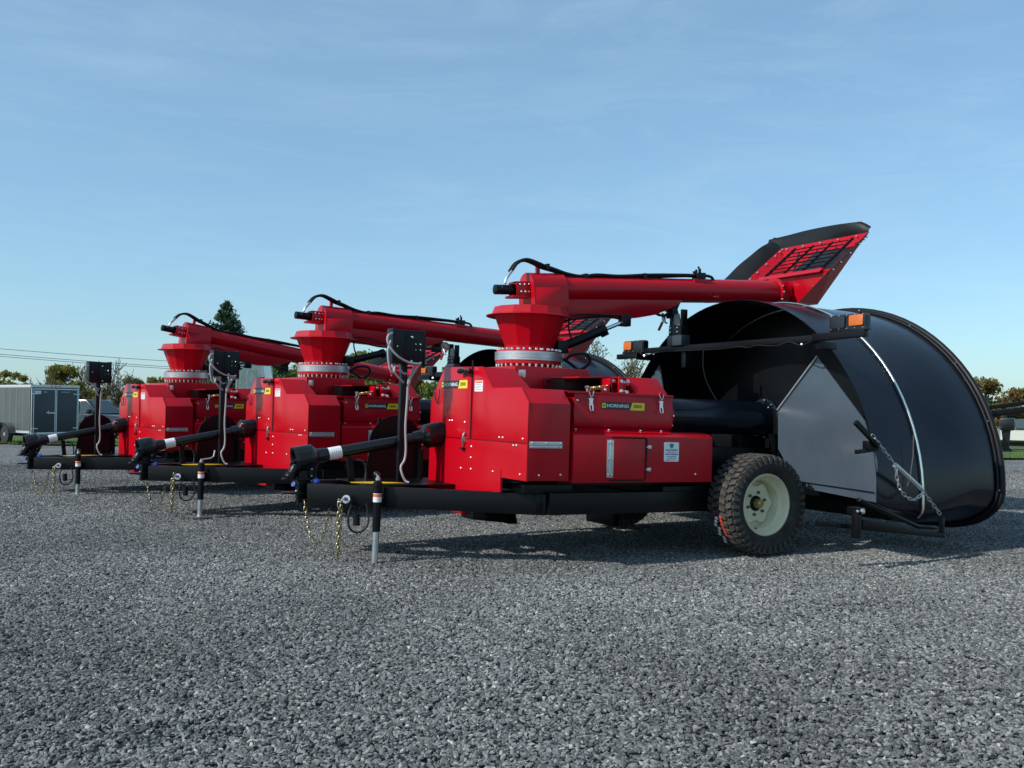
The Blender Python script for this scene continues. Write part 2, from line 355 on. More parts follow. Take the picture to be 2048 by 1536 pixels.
# loose gravel: real stones, thinning out with distance
def gravel_stones():
    m = bpy.data.materials.new('gravel_stone'); m.use_nodes = True
    n = m.node_tree.nodes; l = m.node_tree.links; b = n['Principled BSDF']
    oi = n.new('ShaderNodeObjectInfo'); cr = n.new('ShaderNodeValToRGB'); e = cr.color_ramp.elements
    e[0].color = (0.062, 0.064, 0.062, 1); e[1].color = (0.45, 0.44, 0.39, 1)
    for p, c in ((0.45, (0.135, 0.139, 0.134)), (0.85, (0.222, 0.226, 0.216)), (0.965, (0.30, 0.295, 0.265))):
        q = e.new(p); q.color = (*c, 1)
    l.new(oi.outputs['Random'], cr.inputs['Fac'])
    g = n.new('ShaderNodeNewGeometry'); z = n.new('ShaderNodeTexNoise'); z.inputs['Scale'].default_value = 90; z.inputs['Detail'].default_value = 3; l.new(g.outputs['Position'], z.inputs['Vector'])
    mr = n.new('ShaderNodeMapRange'); mr.inputs[1].default_value = .3; mr.inputs[2].default_value = .7; mr.inputs[3].default_value = .75; mr.inputs[4].default_value = 1.25; l.new(z.outputs['Fac'], mr.inputs[0])
    z2 = n.new('ShaderNodeTexNoise'); z2.inputs['Scale'].default_value = 0.5; z2.inputs['Detail'].default_value = 4; l.new(g.outputs['Position'], z2.inputs['Vector'])
    mr2 = n.new('ShaderNodeMapRange'); mr2.inputs[1].default_value = .3; mr2.inputs[2].default_value = .7; mr2.inputs[3].default_value = .72; mr2.inputs[4].default_value = 1.34; l.new(z2.outputs['Fac'], mr2.inputs[0])
    mu = n.new('ShaderNodeMath'); mu.operation = 'MULTIPLY'; l.new(mr.outputs[0], mu.inputs[0]); l.new(mr2.outputs[0], mu.inputs[1])
    sc = n.new('ShaderNodeVectorMath'); sc.operation = 'SCALE'; l.new(cr.outputs['Color'], sc.inputs[0]); l.new(mu.outputs[0], sc.inputs['Scale'])
    l.new(sc.outputs[0], b.inputs['Base Color']); b.inputs['Roughness'].default_value = 0.75; b.inputs['Specular IOR Level'].default_value = 0.35
    # the patch the stones lie on
    vs = []; fs = []; den = []
    DD = [2.4 + .25 * i for i in range(0, 80)]; nx = 40
    for D in DD:
        hw = D * 0.56 + 0.8
        for i in range(nx + 1):
            p = yard(-hw + 2 * hw * i / nx, D); p.z += ripple(p.x, p.y) - 0.010; vs.append(p)
            den.append(4300 if D < 8 else 4300 * max(0.0, 1 - (D - 8) / 13) ** 1.3)
    for j in range(len(DD) - 1):
        for i in range(nx): a = j * (nx + 1) + i; fs.append((a, a + 1, a + nx + 2, a + nx + 1))
    me = bpy.data.meshes.new('gravel'); me.from_pydata([tuple(v) for v in vs], [], fs)
    at = me.attributes.new('dens', 'FLOAT', 'POINT'); at.data.foreach_set('value', den)
    me.materials.append(m)
    o = bpy.data.objects.new('gravel', me); COL.objects.link(o)
    t = bpy.data.node_groups.new('gravel_scatter', 'GeometryNodeTree')
    t.interface.new_socket('Geometry', in_out='INPUT', socket_type='NodeSocketGeometry'); t.interface.new_socket('Geometry', in_out='OUTPUT', socket_type='NodeSocketGeometry')
    n = t.nodes; l = t.links; gi = n.new('NodeGroupInput'); go_ = n.new('NodeGroupOutput')
    na = n.new('GeometryNodeInputNamedAttribute'); na.data_type = 'FLOAT'; na.inputs[0].default_value = 'dens'
    dp = n.new('GeometryNodeDistributePointsOnFaces'); dp.distribute_method = 'RANDOM'; l.new(gi.outputs[0], dp.inputs['Mesh']); l.new(na.outputs['Attribute'], dp.inputs['Density'])
    jn = n.new('GeometryNodeJoinGeometry')
    for k in range(5):
        ic = n.new('GeometryNodeMeshIcoSphere'); ic.inputs['Radius'].default_value = 1.0; ic.inputs['Subdivisions'].default_value = 2
        nz = n.new('ShaderNodeTexNoise'); nz.noise_dimensions = '4D'; nz.inputs['W'].default_value = k * 3.7; nz.inputs['Scale'].default_value = 0.9; nz.inputs['Detail'].default_value = 1
        sb = n.new('ShaderNodeVectorMath'); sb.operation = 'SUBTRACT'; l.new(nz.outputs['Color'], sb.inputs[0]); sb.inputs[1].default_value = (.5, .5, .5)
        ml = n.new('ShaderNodeVectorMath'); ml.operation = 'SCALE'; ml.inputs['Scale'].default_value = 1.9; l.new(sb.outputs[0], ml.inputs[0])
        sp = n.new('GeometryNodeSetPosition'); l.new(ic.outputs['Mesh'], sp.inputs['Geometry']); l.new(ml.outputs[0], sp.inputs['Offset'])
        ss = n.new('GeometryNodeSetShadeSmooth'); ss.inputs['Shade Smooth'].default_value = False; l.new(sp.outputs[0], ss.inputs['Geometry'])
        sm = n.new('GeometryNodeSetMaterial'); sm.inputs['Material'].default_value = m; l.new(ss.outputs[0], sm.inputs['Geometry'])
        gi2 = n.new('GeometryNodeGeometryToInstance'); l.new(sm.outputs[0], gi2.inputs[0]); l.new(gi2.outputs[0], jn.inputs[0])
    ip = n.new('GeometryNodeInstanceOnPoints'); ip.inputs['Pick Instance'].default_value = True
    l.new(dp.outputs['Points'], ip.inputs['Points']); l.new(jn.outputs[0], ip.inputs['Instance'])
    rr = n.new('FunctionNodeRandomValue'); rr.data_type = 'FLOAT_VECTOR'; rr.inputs[0].default_value = (-.6, -.6, 0); rr.inputs[1].default_value = (.6, .6, 6.283)
    l.new(rr.outputs[0], ip.inputs['Rotation'])
    rs = n.new('FunctionNodeRandomValue'); rs.data_type = 'FLOAT_VECTOR'; rs.inputs[0].default_value = (.005, .0036, .0026); rs.inputs[1].default_value = (.0185, .0105, .0072); rs.inputs['Seed'].default_value = 4
    l.new(rs.outputs[0], ip.inputs['Scale'])
    l.new(ip.outputs[0], go_.inputs[0])
    md = o.modifiers.new('scatter', 'NODES'); md.node_group = t
    tag(o, 'loose grey crushed stone covering the yard in front of the machines', 'gravel', kind='stuff')
gravel_stones()

# ------------------------------------------------------------------ the grain bagger
PIV = Vector((0.873, 1.55, 2.12))
_c, _s = math.cos(R(4.5)), math.sin(R(4.5))
def AL(x, y, z):
    """machine point of the nearest machine's arm -> arm coordinates (x along the tube)"""
    dx = x - PIV.x; dz = z - PIV.z
    return Vector((_c * dx + _s * dz, y - PIV.y, -_s * dx + _c * dz))
X_, Y_, Z_ = Vector((1, 0, 0)), Vector((0, 1, 0)), Vector((0, 0, 1)); NX, NY = -X_, -Y_

def link_mesh():
    m = MB(); P = []
    for i in range(12):
        a = 2 * math.pi * i / 12; P.append((0.0105 * math.cos(a), 0, 0.0175 * math.sin(a) + (0.007 if math.sin(a) > 0 else -0.007)))
    return m.tube(P, 0.0042, 5, closed=True)
def catenary(a, b, sag, n):
    a = Vector(a); b = Vector(b)
    return [a.lerp(b, i / n) - Vector((0, 0, sag * (1 - (2 * i / n - 1) ** 2))) for i in range(n + 1)]
def resample(P, step):
    P = [Vector(p) for p in P]; out = [P[0]]; acc = 0
    for i in range(len(P) - 1):
        d = (P[i + 1] - P[i]).length; t = step - acc
        while t <= d and d > 0: out.append(P[i].lerp(P[i + 1], t / d)); t += step
        acc = d - (t - step)
    return out
def chain(name, path, parent, material, single, key):
    pts = resample(path, 0.038)
    if single:
        base = parent
        c = obj(name, lambda: MB().bolt(pts[0] + Vector((0, 0, .012)), Z_, .012, .012), material, parent, key=key + 'h')
        for i in range(len(pts) - 1):
            d = (pts[i + 1] - pts[i]).normalized(); q = Z_.rotation_difference(d)
            mt = Matrix.Translation((pts[i] + pts[i + 1]) / 2) @ q.to_matrix().to_4x4() @ Matrix.Rotation(R(90) * (i % 2) + R(25), 4, 'Z')
            obj('chain_link', link_mesh, material, c, key='link' + material.name, mtx=mt)
        return c
    def build():
        m = MB(); lm = link_mesh()
        for i in range(len(pts) - 1):
            d = (pts[i + 1] - pts[i]).normalized(); q = Z_.rotation_difference(d)
            mt = Matrix.Translation((pts[i] + pts[i + 1]) / 2) @ q.to_matrix().to_4x4() @ Matrix.Rotation(R(90) * (i % 2) + R(25), 4, 'Z')
            m.add([mt @ Vector(v) for v in lm.v], lm.f)
        return m
    return obj(name, build, material, parent, key=key)

def tyre_mb():
    prof = [(0.235, -.105), (0.26, -.135), (0.30, -.150), (0.345, -.147), (0.366, -.132), (0.372, -.10), (0.374, 0), (0.372, .10), (0.366, .132), (0.345, .147), (0.30, .150), (0.26, .135), (0.235, .105)]
    m = MB().lathe(prof, (0, 0, 0), (0, 1, 0), 56, closed=False); m.f = [f for f in m.f if len(f) <= 4]; return m
def tread_mb():
    m = MB(); n = 40; rg = random.Random(5)
    for k in range(n):
        a = 2 * math.pi * k / n
        for row, (w0, w1, ln, off) in enumerate(((-.135, -.083, .72, 0), (-.073, -.006, .62, .5), (.006, .073, .62, .1), (.083, .135, .72, .55))):
            c = a + off * 2 * math.pi / n; hl = ln * math.pi / n
            sk = (.25 if row in (0, 2) else -.25) * math.pi / n
            vs = []
            for rr, sh in ((0.366, 1.0), (0.392, .90)):
                for wv, ang in ((w0, c - hl * sh - sk), (w1, c - hl * sh + sk), (w1, c + hl * sh + sk), (w0, c + hl * sh - sk)):
                    wm = (w0 + w1) / 2; wv = wm + (wv - wm) * sh
                    r2 = rr - (0.008 if abs(wv) > .12 else 0)
                    vs.append((r2 * math.cos(ang), wv, r2 * math.sin(ang)))
            m.add(vs, [(3, 2, 1, 0), (4, 5, 6, 7), (0, 1, 5, 4), (1, 2, 6, 5), (2, 3, 7, 6), (3, 0, 4, 7)])
        for sgn in (-1, 1):                                   # shoulder lugs running down the sidewall
            c = a + (0.25 if sgn < 0 else .75) * math.pi / n; hl = .42 * math.pi / n
            vs = []
            for r0, y0, y1 in ((0.372, .132, .150), (0.318, .148, .158)):
                for ang in (c - hl, c + hl): vs += [(r0 * math.cos(ang), sgn * y0, r0 * math.sin(ang)), (r0 * math.cos(ang), sgn * y1, r0 * math.sin(ang))]
            m.add(vs, [(0, 1, 3, 2), (4, 6, 7, 5), (0, 4, 5, 1), (2, 3, 7, 6), (1, 5, 7, 3), (0, 2, 6, 4)])
    return m
def rim_mb():
    # outer side is -y
    prof = [(0.238, -.098), (0.241, -.112), (0.232, -.116), (0.224, -.104), (0.214, -.085), (0.205, -.060), (0.188, -.040), (0.180, .03), (0.176, .040)]
    m = MB().lathe([(r, h) for r, h in prof] + [(0.10, .045), (0.066, .040), (0.066, .055), (.176, .055), (.20, .05), (.236, .09)], (0, 0, 0), (0, 1, 0), 48)
    m.f = [f for f in m.f if len(f) <= 4]
    return m
def wheel(parent, c, key, flip=False):
    mt = Matrix.Translation(c) @ (Matrix.Rotation(R(180), 4, 'Z') if flip else Matrix.Identity(4))
    w = obj('wheel', tyre_mb, M_tyre, parent, key='tyre', mtx=mt)
    t = obj('tyre_tread', tread_mb, M_lug, w, key='tread'); tag(t, kind='stuff')
    obj('wheel_rim', rim_mb, M_rim, w, key='rim')
    def dish():
        m = MB()
        P = []
        for i in range(36):
            a = 2 * math.pi * i / 36; rr = .150 + .018 * math.cos(6 * a); P.append((rr * math.cos(a), rr * math.sin(a)))
        Q = [(.062 * math.cos(2 * math.pi * i / 36), .062 * math.sin(2 * math.pi * i / 36)) for i in range(36)]
        vs = [(x, .010, z) for x, z in P] + [(x, .010, z) for x, z in Q] + [(x, .020, z) for x, z in P]
        fs = [(i, (i + 1) % 36, 36 + (i + 1) % 36, 36 + i) for i in range(36)] + [(i, 72 + i, 72 + (i + 1) % 36, (i + 1) % 36) for i in range(36)]
        return m.add(vs, fs)
    obj('wheel_disc', dish, M_rim, w, key='disc')
    obj('hub', lambda: MB().lathe([(.060, .04), (.060, .012), (.052, .004)], (0, 0, 0), (0, 1, 0), 24), M_black, w, key='hubb')
    obj('hub_cap', lambda: MB().lathe([(.036, .01), (.036, -.03), (.030, -.045), (.014, -.052), (1e-5, -.053)], (0, 0, 0), (0, 1, 0), 20), M_gold, w, key='hubc')
    def nuts():
        m = MB()
        for i in range(6): a = 2 * math.pi * i / 6 + .3; m.bolt((.088 * math.cos(a), .010, .088 * math.sin(a)), NY, .013, .022)
        return m.bolt((.195 * math.cos(-1.9), -.05, .195 * math.sin(-1.9)), NY, .006, .03)
    obj('wheel_nuts', nuts, M_brn, w, key='nuts')
    return w

def hood_profile(x, n=44):
    """cross-section of the tunnel hood at x: an arch with its lower corners tucked in towards the rear"""
    t = (x - 2.6) / 1.4; yc = 0.92; rad = 1.655 + .022 * t; zc = .45 - .05 * t
    zb = .43 + (.25 - .43) * min(1, t / .39) if t < .39 else .25 - .055 * (t - .39) / .61
    k = max(0, min(1, (t - .1) / .7)); rh = .02 + .56 * k; rv = .015 + .30 * k
    zc = max(zc, zb + rv + .01); top = .45 - .03 * t + rad
    P = [(yc - rad + rh + .30 * max(0, min(1, (t - .25) / .4)) + .001, zb)]
    bot = [(yc - rad + rh + rh * math.cos(R(270 - 90 * i / 7)), zb + rv + rv * math.sin(R(270 - 90 * i / 7))) for i in range(8)]
    P += bot
    for i in range(n + 1):
        a = math.pi - math.pi * i / n; P.append((yc + rad * math.cos(a), zc + (top - zc) * math.sin(a)))
    for y, z in (bot[::-1] + [P[0]]): P.append((2 * yc - y, z))
    return [(x, y, z) for y, z in P]

def build_machine(idx, mtx, label, arm_pitch, arm_len, rear_mtx, hood, foot, hood_drop=0.0):
    T = thing('grain_bagger', label, 'grain bagger', mtx, 'red grain baggers parked in a row')
    K = lambda s: s                                           # cache keys shared by all three machines
    one = idx == 0
    # ---- tongue
    def beam():
        m = MB()
        def seg(P, z0, z1, w):
            for i in range(len(P) - 1): m.bar((*P[i], (z0 + z1) / 2), (*P[i + 1], (z0 + z1) / 2), w, z1 - z0)
        seg([(-1.10, 1.36), (.30, .22)], .300, .450, .09); seg([(.28, .19), (1.75, .17)], .306, .462, .09)
        seg([(-1.10, 1.66), (.30, 1.86)], .300, .450, .09); seg([(.28, 1.86), (2.5, 1.86)], .306, .462, .09)
        m.box((-.75, 1.12, .444), (.10, 1.80, .452)); m.box((.2, .2, .33), (.30, 1.85, .44)); m.box((1.2, .2, .33), (1.30, 1.85, .44))
        m.box((.03, .55, .47), (.36, .75, .50)); m.box((.1, .2, .455), (.5, .4, .52))
        m.box((.30, .80, .17), (.36, 1.0, .31)); m.prism([(.0, .21), (.36, .17), (.36, .30), (0.0, .30)], 1, .80, 1.0)
        m.box((1.35, .9, .11), (1.42, 1.3, .32))
        return m
    fr = obj('tongue_frame', beam, M_black, T, .004, K('frame'))
    obj('yellow_sheet', lambda: MB().prism([(-.80, 1.30), (-.66, 1.19), (-.52, 1.16), (-.40, 1.20), (-.60, 1.34)], 2, .456, .462), M_ylw, fr, key=K('ylw'))
    obj('red_drive_guard', lambda: MB().prism([(-.05, .245), (.12, .225), (.12, .27), (-.05, .285)], 1, .90, 1.15), M_red, T, .003, K('guard'))
    def chassis():
        m = MB().box((1.66, .32, .33), (2.52, 1.60, .80)); m.box((1.3, .17, .31), (2.55, .27, .50)); m.cyl((2.08, .1, .35), (2.08, 1.8, .35), .05, n=12)
        m.box((.4, .25, .50), (1.70, 1.58, .56)); m.box((2.30, .45, .52), (2.60, 1.40, .90))
        m.prism([(1.66, .80), (2.1, .80), (2.0, .98), (1.66, .98)], 1, .5, 1.4)
        return m
    obj('chassis', chassis, M_black, T, .004, K('chassis'))
    # ---- hitch
    def hitch():
        m = MB(); m.box((-1.155, 1.46, .292), (-1.085, 1.54, .585)); m.box((-1.085, 1.35, .305), (-1.02, 1.67, .445))
        m.box((-1.08, 1.452, .31), (-1.065, 1.548, .60))
        for z in (.368, .472): m.prism([(-1.27, 1.46), (-1.15, 1.42), (-1.08, 1.42), (-1.08, 1.58), (-1.15, 1.58), (-1.27, 1.54)], 2, z - .007, z + .007)
        m.bar((-1.08, 1.50, .43), (-1.0, 1.5, .60), .012, .04)
        return m
    hi = obj('hitch', hitch, M_black, T, .003, K('hitch'))
    def hb():
        m = MB()
        for z in (.33, .38, .42, .46, .50, .55): m.bolt((-1.062, 1.452, z), NY, .009, .012); m.bolt((-1.155, 1.5, z), NX, .010, .012)
        return m
    obj('hitch_bolts', hb, M_zinc, hi, key=K('hb'))
    obj('blue_cap', lambda: MB().lathe([(.014, 0), (.024, .008), (.024, .022), (.012, .032)], (-1.03, 1.40, .455), (-.5, -.8, .3), 12), M_blue, hi, key=K('bcap'))
    obj('blue_cap', lambda: MB().lathe([(.012, 0), (.02, .01), (.02, .03)], (-1.18, 1.45, .43), (-.8, -.5, .3), 10), M_blue, hi, key=K('bcap2'))
    # ---- jack on the near beam
    jx, jy = -.725, .915
    jk = obj('jack', lambda: MB().cyl((jx, jy, .13), (jx, jy, .46), .030, n=18).lathe([(.030, 0), (.034, .005), (.034, .03), (.02, .045)], (jx, jy, .455), Z_, 16).box((jx - .02, jy, .36), (jx + .05, jy + .08, .40)), M_black, T, 0, K('jack'))
    obj('jack_foot', lambda: MB().cyl((jx - .004, jy, -.10), (jx, jy, .14), .0235, n=16), M_galv, jk, key=K('jackf'))
    if not one: obj('jack_plate', lambda: MB().box((jx - .09, jy - .06, foot + .002), (jx + .09, jy + .06, foot + .010)), M_galv, jk, key='jp%d' % idx)
    obj('jack_label', lambda: MB().lathe([(.0305, .345), (.0312, .345), (.0312, .408), (.0305, .408)], (jx, jy, 0), Z_, 18), M_white, jk, key=K('jackl'))
    obj('label_print', lambda: MB().lathe([(.0313, .383), (.0316, .383), (.0316, .404), (.0313, .404)], (jx, jy, 0), Z_, 18), M_org, jk, key=K('jackp'))
    def crank():
        m = MB().lathe([(.012, .0), (.020, .012), (.020, .026), (.012, .032), (.012, .045)], (jx, jy, .492), Z_, 12)
        if idx == 1: m.tube([(jx, jy, .53), (jx + .10, jy + .02, .54), (jx + .13, jy + .02, .56), (jx + .14, jy + .02, .62)], .008, 8)
        else: m.tube([(jx, jy, .53), (jx + .04, jy + .13, .53), (jx + .04, jy + .15, .54)], .008, 8)
        return m
    obj('jack_crank', crank, M_zinc, jk, key='crank%d' % (idx == 1))
    if idx != 1: obj('crank_knob', lambda: MB().sphere((jx + .045, jy + .16, .535), .024).cyl((jx + .045, jy + .16, .50), (jx + .08, jy + .2, .535), .018, n=10), M_plas, jk, key=K('knob'))
    # ---- safety chains
    zf = foot + .02
    chain('safety_chain', catenary((-1.11, 1.44, .30), (-.955, 1.30, .27), .30 if idx != 1 else .27, 30), T, M_chain, one, 'ca%d' % idx)
    chain('safety_chain', catenary((-.965, 1.06, .335), (-.965, 1.055, .33), .395 if one else .33, 30)[:16] + [Vector((-.962 + .012 * k / 9, 1.05, (zf if one else .05) + (.33 - zf) * k / 9)) for k in range(10)], T, M_chain, one, 'cb%d' % idx)
    obj('chain_ring', lambda: MB().lathe([(.030, 0), (.034, .008), (.030, .016), (.015, .016), (.015, 0)], (-.90, 1.085, .35), (-.5, -.7, .2), 16).tube([(-.965, 1.05, .33), (-.93, 1.06, .365), (-.90, 1.08, .355)], .009, 8), M_galv, T, key=K('cring'))
    def plug():
        m = MB(); P = [(-.86, 1.02, .24), (-.84, 1.0, .22)]
        m.hose([(-.78, .99, .33), (-.77, .96, .22), (-.80, .95, .145), (-.86, .97, .12), (-.905, .99, .16), (-.91, 1.0, .25), (-.88, 1.03, .31)], .0075, 8)
        m.cyl((-.852, .985, .17), (-.858, .985, .255), .026, n=12)
        return m
    obj('trailer_plug', plug, M_rub, T, key=K('plug'))
    # ---- PTO shaft
    A = Vector((-1.10, 1.51, .628)); B = Vector((0.02, 1.44, .843)); d = (B - A).normalized(); Lp = (B - A).length
    pto = obj('pto_shaft', lambda: MB().cyl(A + d * .03, A + d * (Lp - .10), .048, .043, n=20), M_plas, T, key=K('pto'))
    def bell(p, dd, kf):
        ribs = []
        prof = [(.078, -.10), (.086, -.115), (.088, -.10)]
        x = -.095
        for i in range(6): prof += [(.088, x), (.088, x + .007), (.084, x + .009), (.084, x + .014)]; x += .016
        prof += [(.086, x + .01), (.078, x + .03), (.058, x + .045), (.056, x + .09), (.050, x + .11)]
        prof = [(r * (kf if h < .03 else 1), h * (1.15 if kf > 1 else 1)) for r, h in prof]
        m = MB().lathe(prof, p, dd, 28); m.f = [f for f in m.f if len(f) <= 4]
        m.lathe([(.079 * kf, -.10), (.076 * kf, .0), (.052, .02)], p, dd, 28); m.f = [f for f in m.f if len(f) <= 4]
        return m
    obj('bell_guard', lambda: bell(A + d * .045, d, 1.18), M_plas, pto, key=K('bell1'), sharp=45)
    obj('bell_guard', lambda: bell(B - d * .130, -d, 1.14), M_plas, pto, key=K('bell2'), sharp=45)
    def yoke():
        m = MB()
        dn = Vector((-.55, -.05, -.85)).normalized(); p = A + d * -.02
        m.lathe([(.030, 0), (.050, .05), (.044, .09), (.040, .11), (.046, .125), (.046, .145), (.03, .15)], p + dn * .03, dn, 18)
        m.tube([p + Vector((0, .05, .03)), p + Vector((-.06, .045, -.01)), p + Vector((-.085, 0, -.04)), p + Vector((-.06, -.045, -.01)), p + Vector((0, -.05, .03))], .012, 8)
        return m
    obj('yoke', yoke, M_black, pto, key=K('yoke'))
    obj('joint_cross', lambda: MB().cyl(A + Vector((-.02, -.03, .02)), A + Vector((-.02, .03, .0)), .012, n=8).cyl(A + Vector((-.035, 0, .03)), A + Vector((0.0, 0, -.02)), .012, n=8), M_gold, pto, key=K('cross'))
    obj('shaft_label', lambda: MB().cyl(A + d * .185, A + d * .285, .0495, .0490, n=24), M_white, pto, key=K('plabel'))
    def plines():
        m = MB()
        for k in range(5):
            for a in (190, 215, 240):
                q = A + d * (.20 + .016 * k); m.bar(q + Vector((0, math.cos(R(a)) * .0497, .0497 * math.sin(R(a + 180)))) , q + Vector((.006, math.cos(R(a + 14)) * .0499, .0499 * math.sin(R(a + 194)))), .003, .002)
        return m
    obj('label_print', plines, M_ink, pto, key=K('plines'))
    obj('shaft_tag', lambda: MB().box((-.155, 1.365, .850), (-.125, 1.38, .880)), M_red, pto, key=K('ptag'))
    def stand():
        m = MB(); m.bar((-.72, 1.51, .445), (-.745, 1.51, .645), .045, .03, (0, 1, 0))
        m.tube([(-.735, 1.555, .70), (-.755, 1.555, .66), (-.755, 1.51, .645), (-.755, 1.46, .66), (-.735, 1.455, .71)], .008, 8)
        return m
    obj('shaft_stand', stand, M_black, T, key=K('stand'))
    obj('rubber_strap', lambda: MB().hose([(-.72, 1.46, .62), (-.66, 1.42, .61), (-.64, 1.40, .53), (-.655, 1.38, .44)], .009, 8), M_rub, T, key=K('strap'))
    obj('strap_hook', lambda: MB().hose([(-.66, 1.15, .47), (-.672, 1.12, .42), (-.685, 1.11, .395), (-.70, 1.115, .42), (-.69, 1.12, .44)], .006, 8), M_zinc, T, key=K('hook'))
    # ---- front cover panels
    t = .014
    def sheetp(poly): return lambda: MB().prism(poly, 0, 0, t)
    g = .003
    ch = [(1.651, 1.106), (1.399, 1.382)]
    obj('cover_panel', sheetp([(1.651, .815 + g), (1.651, 1.106), (1.399, 1.382), (.880 + g, 1.370), (.880 + g, .815 + g)]), M_red2, T, .003, K('cp1'))
    obj('cover_panel', sheetp([(.880 - g, .815 + g), (.880 - g, 1.370), (.716, 1.366), (.547, 1.206), (.110, 1.204), (0, 1.100), (0, .818 + g)]), M_red2, T, .003, K('cp2'))
    obj('cover_panel', sheetp([(1.651, .39), (1.651, .815 - g), (0, .815 - g), (0, .560), (.366, .560), (.366, .455), (1.35, .40)]), M_red2, T, 0, K('cp3'))
    obj('lower_flap', lambda: MB().prism([(.368, .46), (.368, .617), (.385, .618), (.385, .455)], 0, -.004, 0), M_red2, T, key=K('flap'))
    obj('rubber_seal', lambda: MB().prism([(.872, .822), (.872, 1.42), (.888, 1.42), (.888, .822)], 0, -.006, .004), M_rub, T, key=K('seal'))
    def body():
        m = MB().prism([(1.645, .56), (.006, .56), (.006, 1.097), (.112, 1.199), (.547, 1.200), (1.645, 1.200)], 0, t, .345)
        return m
    obj('side_cover', body, M_red, T, .004, K('body'))
    obj('side_wing', lambda: MB().add([(0.0, 1.653, .39), (0.0, 1.653, 1.106), (.0, 1.40, 1.384), (.12, 1.42, 1.40), (.10, 1.72, 1.12), (.10, 1.73, .38), (.012, 1.653, .39), (.012, 1.653, 1.106), (.012, 1.40, 1.37)], [(0, 1, 4, 5), (1, 2, 3, 4), (6, 5, 4, 7), (7, 4, 3, 8), (0, 6, 7, 1), (1, 7, 8, 2), (0, 5, 6), (2, 8, 3)]), M_red, T, key=K('wing'))
    def roof():
        m = MB(); 
        lo = [(.547, 1.2025), (.716, 1.364), (1.396, 1.379), (1.64, 1.108), (1.64, 1.2025)]
        lo = [(.547, 1.2025), (.716, 1.363), (1.396, 1.378), (1.555, 1.2025)]
        a = [(t, y, z) for y, z in lo]; b = [(.272 if z > 1.3 else .335, y, z) for y, z in lo]
        return m.add(a + b, [(3, 2, 1, 0), (4, 5, 6, 7), (0, 1, 5, 4), (1, 2, 6, 5), (2, 3, 7, 6), (3, 0, 4, 7)])
    obj('roof_cover', roof, M_red, T, .003, K('roof'))
    def fb():
        m = MB()
        for y, z in ((1.262, .950), (1.215, .951), (.985, .942), (.408, .845), (.355, .846), (.062, .847), (.195, .796), (.150, .798), (.859, .760), (.862, .676), (.855, .589), (1.031, .585), (.493, .594), (.089, .600)): m.bolt((0, y, z), NX, .0095, .008)
        for x, z in ((.10, .60), (.275, .603)): m.bolt((x, .006, z), NY, .009, .008)
        return m
    tag(obj('cover_bolts', fb, M_zinc, T, key=K('fb')), kind='stuff')
    obj('shaft_hole_dark', lambda: MB().lathe([(.092, 0), (.092, -.003), (1e-5, -.0035)], (0, 1.415, .842), X_, 32), M_plas, T, key=K('hole'))  # black disc on the panel, painting the dark inside the hole
    def handle():
        m = MB()
        m.lathe([(.012, -.045), (.020, -.035), (.022, 0), (.018, .025), (.010, .035)], (-.032, .905, 1.338), Y_, 14); m.lathe([(.022, -.03), (.024, 0), (.014, .075), (.012, .085)], (-.032, 1.02, 1.340), (0, -1, 0), 14)
        m.cyl((0, .905, 1.338), (-.032, .905, 1.338), .010, n=10)
        return m
    obj('latch_handle', handle, M_plas, T, key=K('handle'))
    def latchf():
        m = MB().tube([(-.008, .965, .862), (-.02, .965, .85), (-.02, .975, .80), (-.012, .985, .76)], .008, 8); m.box((-.012, .955, .79), (0, .985, .83)); m.box((-.012, .968, .835), (0, .99, .86))
        return m
    obj('latch', latchf, M_zinc, T, .001, K('latchf'))
    obj('latch_knob', lambda: MB().lathe([(.010, 0), (.024, .006), (.022, .02), (.008, .026)], (-.012, .985, .752), (-.2, 0, -1), 12), M_plas, T, key=K('latchk'))
    obj('cable_loop', lambda: MB().hose([(-.006, 1.60, 1.21), (-.008, 1.57, 1.15), (-.010, 1.525, 1.10), (-.012, 1.50, 1.09), (-.012, 1.475, 1.105), (-.010, 1.468, 1.15), (-.008, 1.47, 1.205)], .004, 6), M_rub, T, key=K('loop'))
    # ---- brand decals
    def decal(o, ex, ey, w, h, key):
        y0 = w * .655
        dk = obj('brand_decal', lambda: plate(o, ex, ey, [(0.008, 0), (y0 + h * .30, 0), (y0 + h * .30 + h * .0, 0), (y0 + h * .75, h), (.008, h), (0, h - .008), (0, .008)], .0012), M_navy, T, key=key + 'a')
        obj('decal_panel', lambda: plate(o, ex, ey, [(y0 + h * .02, -h * .02), (w - .006, -h * .02), (w, .006), (w, h), (y0 + h * .42, h)], .0022), M_yel, dk, key=key + 'b')
        obj('decal_badge', lambda: plate(o, ex, ey, rrect(h * .62, h * .66, h * .12, h * .14, h * .18), .0020), M_yel, dk, key=key + 'c')
        obj('badge_letter', lambda: text_mb('H', h * .34, Vector(o) + ex * (h * .45) + ey * (h * .34), ex, ey, 'CENTER', .0030, .03, width=h * .34), M_navy, dk, key=key + 'd')
        obj('decal_lettering', lambda: text_mb('HORNING', h * .46, Vector(o) + ex * (h * .92) + ey * (h * .28), ex, ey, 'LEFT', .0024, .018, width=w * .655 - h * 1.10), M_white, dk, key=key + 'e')
        obj('decal_number', lambda: text_mb('2800', h * .42, Vector(o) + ex * (w * .835) + ey * (h * .31), ex, ey, 'CENTER', .0034, .012, width=w * .20), M_navy, dk, key=key + 'f')
    decal(Vector((-.0005, 1.445, 1.207)), NY, Z_, .485, .063, K('dec1'))
    decal(Vector((.650, .0795, 1.072)), X_, Z_, .388, .055, K('dec2'))
    wl = obj('warning_label', lambda: plate((-.0005, .833, 1.180), NY, Z_, rrect(.135, .082, .006), .0012), M_white, T, key=K('wl'))
